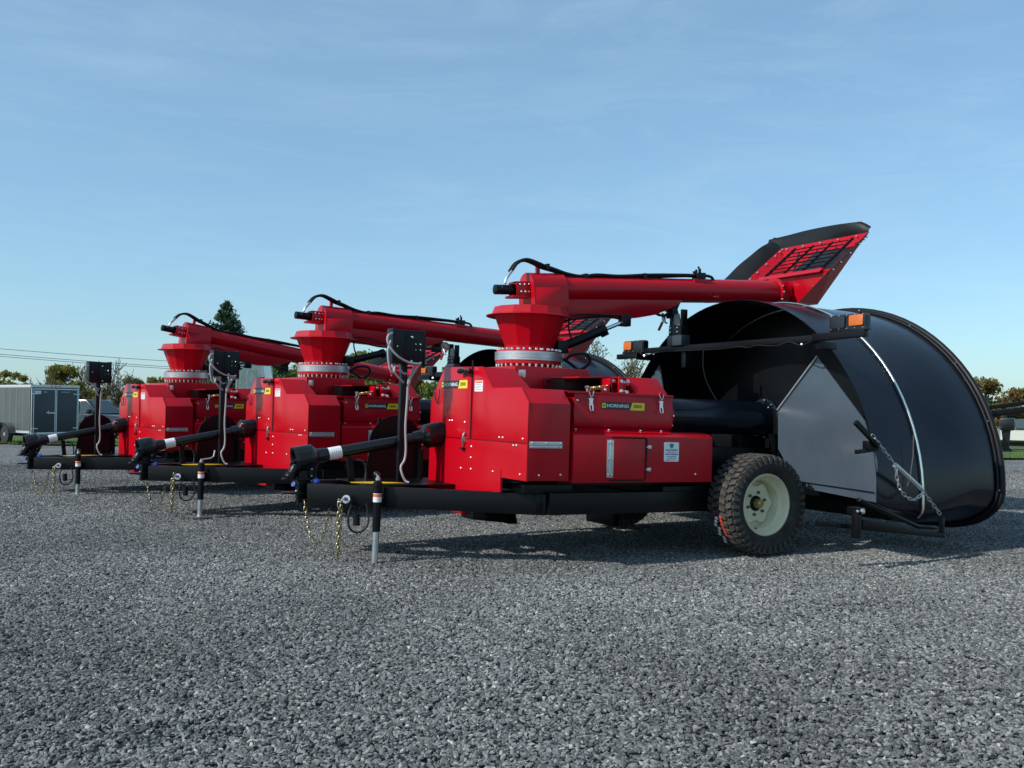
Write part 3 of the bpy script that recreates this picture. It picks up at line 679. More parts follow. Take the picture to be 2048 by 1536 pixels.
    obj('label_header', lambda: plate((-.0018, .826, 1.243), NY, Z_, [(0, 0), (.121, 0), (.121, .014), (0, .014)], .0006), M_org, wl, key=K('wh'))
    def wlines():
        m = MB()
        for k, ww in enumerate((.10, .115, .08, .11)):
            q = plate((-.0018, .822, 1.230 - .012 * k), NY, Z_, [(0, 0), (ww, 0), (ww, .003), (0, .003)], .0006); m.add(q.v, q.f)
        return m
    obj('label_print', wlines, M_ink, wl, key=K('wlines'))
    # ---- hinges
    def hingeh():
        m = MB()
        for z in (.797, .822): m.box((.016, -.004, z - .0105), (.280, .006, z + .0105))
        return m.cyl((.016, -.004, .8095), (.280, -.004, .8095), .005, n=8)
    hg = obj('hinge', hingeh, M_galv, T, .001, K('hinge1'))
    def hbolts(P):
        def b():
            m = MB()
            for p in P: m.bolt(p, NY, .0065, .006)
            return m
        return b
    obj('hinge_bolts', hbolts([(x, -.004, z) for x in (.035, .148, .262) for z in (.797, .823)]), M_zinc, hg, key=K('hingeb1'))
    # ---- mixing hopper with the side decal
    def hopper():
        return MB().prism([(.60, 1.188), (.080, 1.188), (.080, 1.02), (.076, .975), (.084, .945), (.104, .925), (.60, .922)], 0, .420, 1.300)
    hp = obj('hopper', hopper, M_red, T, .003, K('hopper'))
    obj('hopper_lip', lambda: MB().prism([(.60, 1.190), (.064, 1.190), (.064, 1.180), (.075, 1.180), (.075, 1.196), (.60, 1.196)], 0, .36, 1.30), M_red, hp, key=K('hlip'))
    obj('side_flange', lambda: MB().lathe([(.170, 0), (.170, .016), (.14, .016)], (1.301, .250, 1.040), X_, 40), M_red, hp, key=K('hfl'))
    def ledge():
        return MB().prism([(.108, .928), (.030, .902), (.028, .906), (.104, .934)], 0, .40, 1.262)
    obj('ledge', ledge, M_red, hp, key=K('ledge'))
    def hbl():
        m = MB()
        n = Vector((0, -.32, .95)).normalized()
        for x in (.425, .712, .995, 1.185): m.bolt((x, .062, .920), n, .010, .009)
        m.bolt((.445, .080, 1.130), NY, .010, .009)
        for a in (180, 205, 230, 255): m.bolt((1.309, .25 + .172 * math.cos(R(a)), 1.04 + .172 * math.sin(R(a))), Vector((0, math.cos(R(a)), math.sin(R(a)))), .009, .01)
        return m
    tag(obj('hopper_bolts', hbl, M_zinc, hp, key=K('hbl')), kind='stuff')
    for x in (.550, 1.178):
        def latch(x=x):
            m = MB().tube([(x - .022, .060, 1.198), (x - .012, .056, 1.168), (x, .055, 1.155), (x + .012, .056, 1.168), (x + .022, .060, 1.198)], .0045, 6)
            m.cyl((x, .062, 1.158), (x, .062, 1.13), .004, n=6); m.box((x - .016, .056, 1.096), (x + .014, .080, 1.142)); m.box((x - .02, .06, 1.138), (x + .02, .072, 1.147))
            m.tube([(x - .012, .06, 1.10), (x - .010, .055, 1.07), (x - .006, .05, 1.058), (x + .012, .05, 1.058), (x + .012, .055, 1.10)], .004, 6)
            return m
        obj('latch', latch, M_zinc, T, 0, 'latch%.2f' % x)
    obj('catch', lambda: MB().sphere((1.178, .066, 1.205), .014, 8, 5), M_red, hp, key=K('catch'))
    # ---- lower side box, door and dealer label
    def lower(): return MB().prism([(.70, .545), (.0, .545), (.0, .880), (.030, .902), (.120, .916), (.70, .916)], 0, .372, 1.632)
    lb = obj('side_box', lower, M_red, T, .003, K('lower'))
    dr = obj('access_door', lambda: MB().prism([(.655, .567), (.998, .567), (1.000, .866), (.655, .866)], 1, -.004, -.0005), M_red, T, .001, K('door'))
    def dseal():
        m = MB()
        m.tube([(.700, -.006, .871), (.99, -.006, .871), (1.004, -.006, .860), (1.002, -.006, .575), (.99, -.006, .563), (.69, -.006, .563)], .0065, 8)
        return m
    obj('door_seal', dseal, M_rub, dr, key=K('dseal'))
    def hingev():
        m = MB()
        for x in (.667, .699): m.box((x - .0125, -.009, .583), (x + .0125, -.0042, .853))
        return m.cyl((.683, -.008, .583), (.683, -.008, .853), .005, n=8)
    h2 = obj('hinge', hingev, M_galv, dr, .001, K('hinge2'))
    tag(obj('hinge_bolts', hbolts([(x, -.009, z) for x in (.667, .699) for z in (.605, .720, .835)]), M_zinc, dr, key=K('hingeb2')), kind='stuff')
    for z in (.805, .640):
        obj('door_latch', lambda z=z: MB().box((1.012, -.012, z - .013), (1.045, -.001, z + .013)).box((1.0, -.016, z - .005), (1.022, -.006, z + .005)), M_galv, T, .001, 'dl%.2f' % z)
    obj('door_hole', lambda: MB().lathe([(.010, 0), (1e-5, .0006)], (.978, -.0045, .712), NY, 12), M_plas, dr, key=K('dhole'))
    obj('side_box_bolt', lambda: MB().bolt((1.468, 0, .604), NY, .010, .008), M_zinc, T, key=K('sbb'))
    dl = obj('dealer_label', lambda: plate((1.169, -.0005, .699), X_, Z_, rrect(.138, .144, .010), .0014), M_white, T, key=K('dlab'))
    obj('label_logo', lambda: plate((1.218, -.0019, .797), X_, Z_, [(.002, .036), (.038, .036), (.040, .022), (.034, .008), (.020, 0), (.006, .008), (0, .022)], .0006), M_grn, dl, key=K('dlogo'))
    def dlines():
        m = MB(); rg = random.Random(3)
        for z, x0, x1, h in ((.787, 1.184, 1.292, .006), (.778, 1.184, 1.292, .007), (.766, 1.197, 1.279, .006), (.749, 1.180, 1.296, .011), (.735, 1.197, 1.276, .007), (.722, 1.199, 1.272, .007), (.708, 1.185, 1.280, .006)):
            x = x0
            while x < x1:
                w = rg.uniform(.004, .014)
                q = plate((x, -.0019, z), X_, Z_, [(0, 0), (w, 0), (w, h * rg.uniform(.75, 1)), (0, h * rg.uniform(.75, 1))], .0006); m.add(q.v, q.f); x += w + rg.uniform(.0015, .005)
        return m
    obj('label_print', dlines, M_ink, dl, key=K('dlines'))
    # ---- behind the hopper: lid, brackets, spring, turret base
    obj('hopper_lid', lambda: MB().add([(1.056, .36, 1.330), (1.359, .36, 1.330), (1.405, .26, 1.190), (1.100, .26, 1.190), (1.056, .80, 1.330), (1.359, .80, 1.330), (1.405, .80, 1.190), (1.10, .80, 1.190)], [(0, 3, 2, 1), (4, 5, 6, 7), (0, 1, 5, 4), (1, 2, 6, 5), (2, 3, 7, 6), (3, 0, 4, 7)]), M_red, T, .003, K('lid'))
    obj('lid_strip', lambda: MB().prism([(.66, 1.318), (1.06, 1.335), (1.06, 1.325), (.66, 1.306)], 1, .40, .80), M_red, T, key=K('lidst'))
    obj('opening_dark', lambda: MB().box((.66, .62, 1.19), (1.09, .82, 1.316)), M_black, T, .003, K('dh'))  # black box added for the shade inside the opening beside the lid
    def brk():
        m = MB()
        m.box((.872, .30, 1.20), (.895, .42, 1.310)); m.box((.945, .28, 1.20), (.985, .30, 1.325)); m.box((1.015, .32, 1.21), (1.035, .40, 1.325)); m.box((.945, .30, 1.315), (1.03, .40, 1.325))
        m.prism([(.80, 1.20), (.905, 1.20), (.88, 1.27), (.80, 1.222)], 1, .30, .312)
        return m
    obj('tension_bracket', brk, M_red, T, .002, K('brk'))
    def brkb():
        m = MB()
        m.cyl((.90, .33, 1.29), (.945, .33, 1.29), .016, n=10); m.cyl((.985, .33, 1.285), (1.04, .33, 1.285), .018, n=10); m.cyl((1.03, .32, 1.285), (1.055, .32, 1.285), .027, n=6)
        m.sphere((.965, .275, 1.215), .018, 8, 5); m.sphere((1.01, .275, 1.205), .022, 8, 5); m.bolt((.965, .28, 1.29), NY, .016, .01); m.bolt((.83, .30, 1.222), NY, .013, .012); m.cyl((.668, .3, 1.20), (.668, .3, 1.235), .008, n=6); m.cyl((.655, .3, 1.235), (.681, .3, 1.235), .012, n=6)
        return m
    obj('bracket_bolts', brkb, M_zinc, T, key=K('brkb'))
    def spring(p0, p1, r, turns, w):
        p0 = Vector(p0); p1 = Vector(p1); d = (p1 - p0).normalized(); a = d.cross(Z_).normalized(); b = d.cross(a); P = []
        n = turns * 10
        for i in range(n + 1): q = 2 * math.pi * i / 10; P.append(p0.lerp(p1, i / n) + a * (r * math.cos(q)) + b * (r * math.sin(q)))
        return MB().tube(P, w, 5)
    obj('tension_spring', lambda: spring((.70, .32, 1.222), (.875, .32, 1.246), .013, 13, .0035), M_gold, T, key=K('spr'))
    def tbase():
        m = MB().box((.36, .86, 1.19), (1.055, 1.74, 1.398)); m.cyl((.873, 1.55, 1.39), (.873, 1.55, 1.47), .215, n=40)
        return m
    tb = obj('turret_base', tbase, M_red, T, .004, K('tbase'))
    obj('grab_handle', lambda: MB().tube([(.62, .853, 1.235), (.62, .835, 1.245), (.62, .835, 1.290), (.76, .835, 1.290), (.76, .835, 1.245), (.76, .853, 1.235)], .008, 8), M_black, tb, key=K('grab'))
    obj('sensor_box', lambda: MB().box((.345, .70, 1.30), (.365, .78, 1.36)), M_galv, T, .002, K('sens'))
    # ---- slewing ring and receiving funnel
    cx, cy = .873, 1.55
    obj('ring_flange', lambda: MB().lathe([(.275, 1.445), (.292, 1.450), (.292, 1.478), (.22, 1.480), (.22, 1.440)], (cx, cy, 0), Z_, 56).lathe([(.25, 1.555), (.284, 1.555), (.284, 1.568), (.23, 1.568)], (cx, cy, 0), Z_, 56), M_red, T, key=K('rfl'))
    obj('slewing_ring', lambda: MB().lathe([(.290, 1.478), (.299, 1.480), (.299, 1.494), (.297, 1.4955), (.297, 1.499), (.299, 1.5005), (.299, 1.524), (.297, 1.5255), (.297, 1.529), (.299, 1.5305), (.299, 1.553), (.290, 1.555)], (cx, cy, 0), Z_, 72), M_galv, T, key=K('ring'))
    def rb():
        m = MB(); k = 32
        for i in range(k):
            a = 2 * math.pi * (i + .5) / k; c, s = math.cos(a), math.sin(a)
            m.lathe([(.011, 0), (.011, .014), (.007, .018)], (cx + .272 * c, cy + .272 * s, 1.568), Z_, 6); m.lathe([(.011, 0), (.011, .014), (.008, .016), (.007, .030)], (cx + .279 * c, cy + .279 * s, 1.447), (0, 0, -1), 6)
            if i % 2: m.lathe([(.011, 0), (.011, .014), (.007, .018)], (cx + .240 * c, cy + .240 * s, 1.569), Z_, 6)
        return m
    tag(obj('ring_bolts', rb, M_zinc, T, key=K('rb')), kind='stuff')
    def fun():
        n = 14; m = MB(); vs = []
        rot = R(9)
        def ringp(r, z): return [(cx + r * math.cos(2 * math.pi * i / n + rot), cy + r * math.sin(2 * math.pi * i / n + rot), z) for i in range(n)]
        P = [ringp(.215, 1.560), ringp(.220, 1.605), ringp(.318, 1.868), ringp(.312, 1.868), ringp(.205, 1.60)]
        for q in P: vs += q
        fs = []
        for k in range(4):
            for i in range(n): fs.append((k * n + i, k * n + (i + 1) % n, (k + 1) * n + (i + 1) % n, (k + 1) * n + i))
        m.add(vs, fs)
        m.lathe([(.330, 1.866), (.372, 1.862), (.380, 1.866), (.376, 1.873), (.318, 1.884)], (cx - .01, cy, 0), Z_, 48)
        P = [ringp(.345, 1.876), ringp(.318, 1.945), ringp(.16, 1.955)]; vs = []
        for q in P: vs += q
        m.add(vs, [(k * n + i, k * n + (i + 1) % n, (k + 1) * n + (i + 1) % n, (k + 1) * n + i) for k in range(2) for i in range(n)] + [tuple(range(2 * n, 3 * n))])
        return m
    obj('funnel', fun, M_red, T, key=K('funnel'), sharp=12)
    # ---- swinging auger arm (origin at its pivot)
    am = Matrix.Translation(PIV) @ Matrix.Rotation(-R(arm_pitch), 4, 'Y')
    Lk = 'L%d' % round(arm_len * 100)
    def tube_():
        m = MB().cyl((.29, 0, 0), (arm_len, 0, 0), .115, n=40); m.lathe([(.138, 0), (.138, .33), (.128, .335), (.115, .34)], (-.035, 0, 0), X_, 40)
        return m
    arm = obj('auger_arm', tube_, M_red, T, 0, 'arm' + Lk, mtx=am)
    def boot():
        m = MB().box((-.034, -.138, -.185), (.298, .138, .0)); 
        P = [(.138 * math.sin(R(a)), .138 * math.cos(R(a))) for a in range(-90, 91, 12)]
        m.prism([(y, z) for y, z in P] + [(.145, -.19), (-.145, -.19)], 0, -.048, -.034)
        return m
    obj('auger_boot', boot, M_red, arm, .002, K('boot'))
    obj('motor', lambda: MB().lathe([(.030, 0), (.043, .006), (.043, .05), (.040, .052), (.040, .06), (.043, .062), (.043, .20), (.03, .205)], (-.365, 0, -.012), X_, 16), M_black, arm, key=K('motor'))
    def mb_():
        m = MB().box((-.185, -.072, -.062), (-.035, -.064, .050)); m.box((-.185, .064, -.062), (-.035, .072, .050)); m.box((-.225, -.072, -.085), (-.035, .072, -.064)); m.box((-.185, -.06, .05), (-.035, .06, .056))
        return m
    obj('motor_mount', mb_, M_red, arm, .002, K('mmount'))
    def mbo():
        m = MB()
        for x, z in ((-.15, .028), (-.105, .028), (-.06, .030), (-.14, -.035), (-.10, -.035), (-.065, -.035)): m.bolt((x, -.072, z), NY, .010, .009)
        return m
    obj('motor_bolts', mbo, M_zinc, arm, key=K('mbo'))
    def web():
        return MB().prism([(.298, -.085), (.298, -.245), (.42, -.262), (1.10, -.262), (1.30, -.235), (1.50, -.17), (1.62, -.11), (1.62, -.08)], 1, -.062, .062)
    obj('arm_web', web, M_red, arm, .004, K('web'))
    obj('wear_band', lambda: MB().lathe([(.1165, 1.95), (.1165, 2.02)], (0, 0, 0), X_, 40), M_red, arm, key=K('band'))
    obj('hose_stub', lambda: MB().box((.055, -.018, .13), (.088, .012, .205)), M_red, arm, .002, K('stub'))
    def hoses():
        m = MB()
        P = [AL(x, 1.5, z) for x, z in ((.606, 2.115), (.622, 2.19), (.650, 2.25), (.707, 2.326), (.80, 2.362), (.927, 2.338), (.978, 2.323), (1.08, 2.305), (1.186, 2.282), (1.30, 2.270), (1.397, 2.274), (1.53, 2.30), (1.778, 2.313), (2.117, 2.345), (2.53, 2.396), (2.68, 2.405))]
        for dy, dz, ex in ((0, 0, 0), (.028, -.014, .01)):
            m.hose([p + Vector((.012 * dz / .014 if i < 5 else 0, dy, dz * (1 if 2 < i < 8 else .4) + (.012 if (i == 11 and dy == 0) else 0))) for i, p in enumerate(P[2:])], .0145, 8)
        m.hose([AL(2.74, 1.5, 2.415), AL(2.84, 1.5, 2.41), AL(2.875, 1.5, 2.385), AL(2.88, 1.5, 2.345)], .0145, 8)
        for x, z in ((1.0, 2.322), (1.40, 2.275), (2.05, 2.342)): p = AL(x, 1.51, z); m.box(p - Vector((.014, .035, .026)), p + Vector((.014, .035, .022)))
        return m
    obj('hydraulic_hose', hoses, M_rub, arm, key=K('hoses'))
    def fit():
        m = MB()
        for dy, dx in ((0, 0), (.028, .012)):
            m.hose([AL(.590 + dx, 1.5 + dy, 2.135), AL(.60 + dx, 1.5 + dy, 2.175), AL(.625 + dx, 1.5 + dy, 2.215), AL(.650 + dx, 1.5 + dy, 2.248)], .0115, 8)
        m.hose([AL(2.60, 1.5, 2.405), AL(2.69, 1.5, 2.41)], .012, 8)
        return m
    obj('hose_fitting', fit, M_zinc, arm, key=K('fit'))
    def valve():
        p = AL(2.70, 1.5, 2.40); m = MB().box(p - Vector((.045, .05, .028)), p + Vector((.045, .05, .03))); m.cyl(p + Vector((-.03, 0, .03)), p + Vector((-.03, 0, .065)), .012, n=8); m.cyl(p + Vector((.012, 0, .03)), p + Vector((.012, 0, .075)), .014, n=8); m.sphere(p + Vector((0, 0, .085)), .012, 8, 5); m.box(p + Vector((-.06, -.02, .03)), p + Vector((-.035, .02, .05)))
        return m
    obj('valve_block', valve, M_black, arm, .002, K('valve'))
    obj('valve_bracket', lambda: MB().box(AL(2.62, 1.46, 2.335), AL(2.78, 1.54, 2.372) + Vector((0, 0, .005))), M_red, arm, key=K('vbr'))
    def cradle():
        m = MB().prism([(1.42, -.10), (1.62, -.10), (1.56, -.20), (1.50, -.20)], 1, -.05, .05); m.prism([(1.46, -.18), (1.58, -.18), (1.60, -.27), (1.44, -.27)], 1, -.04, -.032)
        return m
    obj('arm_cradle', cradle, M_black, arm, .002, K('cradle'))
    obj('cradle_hook', lambda: MB().hose([(1.30, -.02, -.20), (1.33, -.06, -.235), (1.40, -.06, -.24), (1.46, -.05, -.22)], .012, 8).hose([(1.32, -.02, -.19), (1.37, -.07, -.25), (1.46, -.04, -.235)], .008, 8), M_rub, arm, key=K('chook'))
    # ---- intake hopper at the end of the arm: a tilted tray with rubber skirts
    sh = Vector((arm_len - 2.86, 0, 0))
    def LP(x, y, z): return AL(x, y, z) + sh
    yw = .60
    lo0, hi0 = (3.88, 2.53), (4.39, 2.945)
    MBL, MBR, MTL, MTR = LP(lo0[0], 1.55 + yw, lo0[1]), LP(lo0[0], 1.55 - yw, lo0[1]), LP(hi0[0], 1.55 + yw, hi0[1]), LP(hi0[0], 1.55 - yw, hi0[1])
    BBL, BBR, BTL, BTR = LP(3.90, 1.55 + .16, 2.24), LP(3.90, 1.55 - .16, 2.24), LP(4.17, 1.55 + .16, 2.24), LP(4.17, 1.55 - .16, 2.24)
    def tray():
        m = MB(); o = [MBL, MBR, MTR, MTL, BBL, BBR, BTR, BTL]
        cen = sum(o, Vector()) / 8
        inn = [v + (cen - v).normalized() * .012 for v in o]
        m.add(o + inn, [(0, 4, 5, 1), (1, 5, 6, 2), (2, 6, 7, 3), (3, 7, 4, 0), (4, 7, 6, 5),
                        (8, 9, 13, 12), (9, 10, 14, 13), (10, 11, 15, 14), (11, 8, 12, 15), (12, 13, 14, 15),
                        (0, 1, 9, 8), (1, 2, 10, 9), (2, 3, 11, 10), (3, 0, 8, 11)])
        m.lathe([(.130, 0), (.142, .004), (.142, .028), (.115, .030)], (arm_len - .02, 0, 0), X_, 40); m.cyl((arm_len, 0, 0), (arm_len + .14, 0, 0), .112, n=32)
        return m
    ih = obj('intake_hopper', tray, M_red, arm, 0, 'tray' + Lk, sharp=20)
    # lip, rim rail
    e_up = (MTL - MBL).normalized(); e_y = Vector((0, 1, 0)); e_n = e_y.cross(e_up).normalized()
    if e_n.x > 0: e_n = -e_n
    obj('front_lip', lambda: MB().bar(MBL - e_up * .02 + e_n * .01 - e_y * .22, MBR - e_up * .02 + e_n * .01 + e_y * .10, .012, .07, e_up), M_red, ih, key='lip' + Lk)
    def skirt(a, b, dirn, hgt, seed, key):
        def build():
            n = 26; m = MB(); vs = []; rg = random.Random(seed); ph = rg.uniform(0, 6); side = (b - a).normalized()
            cr = dirn.cross(side).normalized()
            for t_ in (0, .004):
                for i in range(n + 1):
                    s_ = i / n; base = a.lerp(b, s_)
                    for j in range(5):
                        k = j / 4; w = .040 * k * math.sin(s_ * 6.5 + ph) + .008 * k * math.sin(s_ * 15 + ph); hh = hgt * (1 + .12 * math.sin(s_ * 5 + ph)) * (min(1, ((1.02 - s_) / .10)) ** .5 if seed == 2 else 1)
                        vs.append(base + dirn * (hh * k) + cr * (w + .05 * k * k + t_))
            fs = []; q = (n + 1) * 5
            for o_ in (0, q):
                for i in range(n):
                    for j in range(4): c0 = o_ + i * 5 + j; fs.append((c0, c0 + 1, c0 + 6, c0 + 5))
            for i in range(n): fs.append((i * 5 + 4, (i + 1) * 5 + 4, q + (i + 1) * 5 + 4, q + i * 5 + 4))
            return m.add(vs, fs)
        return obj('rubber_skirt', build, M_rub, ih, 0, key + Lk, sharp=60)
    skirt(MBL - e_up * .10, MTL + e_up * .13, (e_n * .55 + e_y * .50 + e_up * .12).normalized(), .20, 1, 'sk1')
    skirt(MTL + e_y * .20, MTR - e_y * .0, (e_n * .72 + e_up * .45).normalized(), .14, 2, 'sk2')
    sd_ = ((BBR + BTR) / 2 - (MBR + MTR) / 2).normalized()
    obj('side_rubber', lambda: MB().add([MBR - e_y * .006, MTR - e_y * .006, MTR - e_y * .008 + sd_ * .13, MBR - e_y * .008 + sd_ * .13, MBR - e_y * .016, MTR - e_y * .016, MTR - e_y * .018 + sd_ * .13, MBR - e_y * .018 + sd_ * .13], [(0, 1, 2, 3), (7, 6, 5, 4), (0, 4, 5, 1), (1, 5, 6, 2), (2, 6, 7, 3), (3, 7, 4, 0)]), M_rub, ih, key='sk3' + Lk)
    def throat_dark():
        a = MBL.lerp(MBR, .42) + e_up * .06 - e_n * .06; b = MBL.lerp(MBR, .92) + e_up * .06 - e_n * .06; c = MTL.lerp(MTR, .92) - e_up * .13 - e_n * .06; d_ = MTL.lerp(MTR, .46) - e_up * .13 - e_n * .06
        q = [a, b, c, d_]; return MB().add(q + [v - e_n * .01 for v in q], [(0, 1, 2, 3), (7, 6, 5, 4), (0, 4, 5, 1), (1, 5, 6, 2), (2, 6, 7, 3), (3, 7, 4, 0)])
    obj('throat_dark', throat_dark, M_plas, ih, key='thr' + Lk)  # black plate gives the dark of the auger opening as colour
    def grille():
        m = MB(); n0 = e_n * .012
        for k in range(4):
            y = .36 - .26 * k - .06; m.tube([MBL.lerp(MBR, .5) + e_y * y + e_up * .02 + n0, MTL.lerp(MTR, .5) + e_y * y - e_up * .10 + n0], .016 if k in (0, 3) else .012, 8)
        for k in range(7):
            q = MBL.lerp(MTL, .07 + .118 * k); q2 = MBR.lerp(MTR, .07 + .118 * k)
            m.tube([q.lerp(q2, .24) + e_n * .024, q.lerp(q2, .88) + e_n * .024], .0065, 6)
        return m
    obj('grille', grille, M_black, ih, 0, 'gr' + Lk)
    def tbolts():
        m = MB()
        for s_ in (.05, .25, .5, .75, .88, .95): p = MBL.lerp(MTL, s_); m.bolt(p + Vector((0, -.05, 0)) + e_n * .0, e_n, .013, .012); p = MBR.lerp(MTR, s_); m.bolt(p + Vector((-.01, -.006, -.03)), NY, .012, .012)
        for s_ in (.1, .3, .5, .7, .9): p = MTL.lerp(MTR, s_); m.bolt(p - e_up * .04 + e_n * .0, e_n, .013, .012)
        for a in range(0, 360, 45): m.bolt((arm_len + .008, .128 * math.cos(R(a)), .128 * math.sin(R(a))), X_, .011, .012)
        for a in (160, 185, 215, 240): m.bolt((arm_len - .006, .138 * math.cos(R(a)), .138 * math.sin(R(a))), Vector((0, math.cos(R(a)), math.sin(R(a)))), .010, .012)
        return m
    tag(obj('tray_bolts', tbolts, M_zinc, ih, 0, 'tb' + Lk), kind='stuff')
    # ---- lift cylinder
    c0 = Vector((1.115, 1.43, 1.612)); c1 = am @ Vector((.90, -.12, -.30)); dc = (c1 - c0).normalized(); Lc = (c1 - c0).length
    bl = min(.42, Lc * .66)
    lc = obj('lift_cylinder', lambda: MB().cyl(c0 + dc * .06, c0 + dc * (.06 + bl), .042, n=20).box(c0 - Vector((.05, .045, .05)), c0 + Vector((.06, .045, .06))).cyl(c0 + dc * (.03 + bl), c0 + dc * (.08 + bl), .048, n=20).bar(c0 + dc * (.05 + bl) - Vector((0, 0, .05)), c0 + dc * (.12 + bl) - Vector((0, 0, .045)), .03, .025), M_black, T, .002, 'lc%d' % idx)
    obj('piston_rod', lambda: MB().cyl(c0 + dc * bl, c1, .018, n=14), M_chrome, lc, key='rod%d' % idx)
    obj('rod_eye', lambda: MB().box(c1 - Vector((.045, .04, .045)), c1 + Vector((.045, .04, .06))), M_black, lc, .006, key='eye%d' % idx)
    obj('cylinder_hose', lambda: MB().hose([c0 + Vector((-.02, .02, .05)), c0 + Vector((-.04, 0, .16)), c0 + Vector((.06, -.02, .24)), c1 + Vector((-.25, .02, .03)), c1 + Vector((-.06, .0, .02))], .010, 6).hose([c0 + dc * .12 + Vector((0, 0, .04)), c0 + Vector((.08, 0, .22)), c0 + Vector((.16, 0, .30)), c1 + Vector((-.05, 0, .05))], .008, 6), M_rub, lc, key='lch%d' % idx)
    obj('hose_bundle', lambda: MB().hose([(1.15, 1.40, 1.50), (1.20, 1.36, 1.55), (1.32, 1.33, 1.56), (1.36, 1.33, 1.50), (1.30, 1.36, 1.43), (1.18, 1.42, 1.40)], .014, 8).hose([(1.13, 1.42, 1.52), (1.20, 1.38, 1.47), (1.30, 1.36, 1.40)], .014, 8), M_rub, T, key=K('hbun'))
    # ---- discharge tube
    xe = 2.55 + (0 if rear_mtx is None else .30)
    dt = obj('discharge_tube', lambda: MB().cyl((1.31, .40, 1.045), (xe, .40, 1.045), .141, n=40).lathe([(.165, 0), (.172, .006), (.172, .026), (.15, .03)], (xe - .03, .40, 1.045), X_, 40), M_hood, T, 0, 'dt%d' % (rear_mtx is not None))
    def dtb():
        m = MB()
        for a in range(100, 300, 32): m.bolt((xe - .034, .40 + .158 * math.cos(R(a)), 1.045 + .158 * math.sin(R(a))), NX, .012, .016)
        return m
    obj('flange_bolts', dtb, M_zinc, dt, 0, 'dtb%d' % (rear_mtx is not None))
    # ---- wheels
    for y, fl in ((-.02, False), (1.87, True)): wheel(T, Vector((2.075, y, .375)), 'w', fl)
    if one:
        def mark():
            m = MB(); rg = random.Random(2)
            for k in range(9):
                a = R(196 + 4.2 * k); y = .035 + .014 * (k % 3); r0 = .3925
                vs = [(r0 * math.cos(a + q), yy, r0 * math.sin(a + q)) for q, yy in ((-.03, y - .018), (-.03, y + .012), (.03, y + .012), (.03, y - .018))]
                vs += [(v[0] * 1.004, v[1], v[2] * 1.004) for v in vs]
                m.add(vs, [(3, 2, 1, 0), (4, 5, 6, 7), (0, 1, 5, 4), (1, 2, 6, 5), (2, 3, 7, 6), (3, 0, 4, 7)])
            return m
        obj('tyre_sticker', mark, M_white, T, mtx=Matrix.Translation((2.075, -.02, .375)))
        def mark2():
            m = MB()
            for k in range(6):
                a = R(194 + 4.5 * k); y = -.015; r0 = .3925
                vs = [(r0 * math.cos(a + q), yy, r0 * math.sin(a + q)) for q, yy in ((-.032, y - .014), (-.032, y + .014), (.032, y + .014), (.032, y - .014))]
                vs += [(v[0] * 1.004, v[1], v[2] * 1.004) for v in vs]
                m.add(vs, [(3, 2, 1, 0), (4, 5, 6, 7), (0, 1, 5, 4), (1, 2, 6, 5), (2, 3, 7, 6), (3, 0, 4, 7)])
            return m
        obj('tyre_stripe', mark2, mat('red_sticker', (.6, .06, .03), .6), T, mtx=Matrix.Translation((2.075, -.02, .375)))
    # ---- control box on its post, and the shield beside it
    def cbox():
        m = MB()
        m.prism([(-.495, 1.285), (-.360, 1.345), (-.232, 1.285), (-.232, 1.40), (-.495, 1.40)], 2, 1.385, 1.655)
        m.bar((-.365, 1.385, .44), (-.365, 1.385, 1.45), .05, .05, (0, 1, 0)); m.box((-.43, 1.33, .445), (-.30, 1.45, .455))
        m.box((-.505, 1.278, 1.385), (-.490, 1.41, 1.66)); m.box((-.240, 1.278, 1.36), (-.225, 1.41, 1.66))
        return m
    cb = obj('control_box', cbox, M_black, T, .003, K('cbox'))
    obj('box_bolts', lambda: MB().bolt((-.33, 1.322, 1.60), (.3, -1, 0), .012, .014).bolt((-.33, 1.322, 1.41), (.3, -1, 0), .012, .014).bolt((-.46, 1.292, 1.52), (-.3, -1, 0), .009, .012).bolt((-.30, 1.31, 1.545), (.3, -1, 0), .006, .008).bolt((-.265, 1.295, 1.545), (.3, -1, 0), .006, .008).bolt((-.30, 1.31, 1.50), (.3, -1, 0), .006, .008).bolt((-.265, 1.295, 1.50), (.3, -1, 0), .006, .008), M_zinc, cb, key=K('cbb'))
    def chose():
        m = MB()
        if idx != 2:
            m.hose([(-.50, 1.29, 1.62), (-.545, 1.27, 1.60), (-.555, 1.26, 1.55), (-.52, 1.25, 1.485), (-.46, 1.24, 1.43), (-.38, 1.24, 1.395), (-.30, 1.24, 1.388), (-.275, 1.25, 1.395), (-.29, 1.28, 1.36), (-.32, 1.33, 1.28), (-.335, 1.35, 1.20)], .0085, 8)
            m.hose([(-.52, 1.28, 1.56), (-.545, 1.27, 1.48), (-.53, 1.27, 1.36), (-.50, 1.28, 1.31), (-.475, 1.30, 1.33), (-.46, 1.33, 1.40)], .0085, 8)
            m.hose([(-.49, 1.33, 1.40), (-.47, 1.32, 1.33), (-.43, 1.33, 1.28), (-.375, 1.35, 1.24)], .0085, 8)
        else:
            m.hose([(-.50, 1.29, 1.60), (-.58, 1.27, 1.58), (-.62, 1.26, 1.50), (-.56, 1.25, 1.41), (-.46, 1.26, 1.35), (-.375, 1.33, 1.22)], .008, 8)
            m.hose([(-.46, 1.33, 1.40), (-.42, 1.34, 1.33), (-.365, 1.345, 1.28)], .0085, 8)
        m.hose([(-.43, 1.33, 1.40), (-.42, 1.33, 1.35), (-.38, 1.34, 1.31), (-.355, 1.345, 1.315)], .0075, 8)
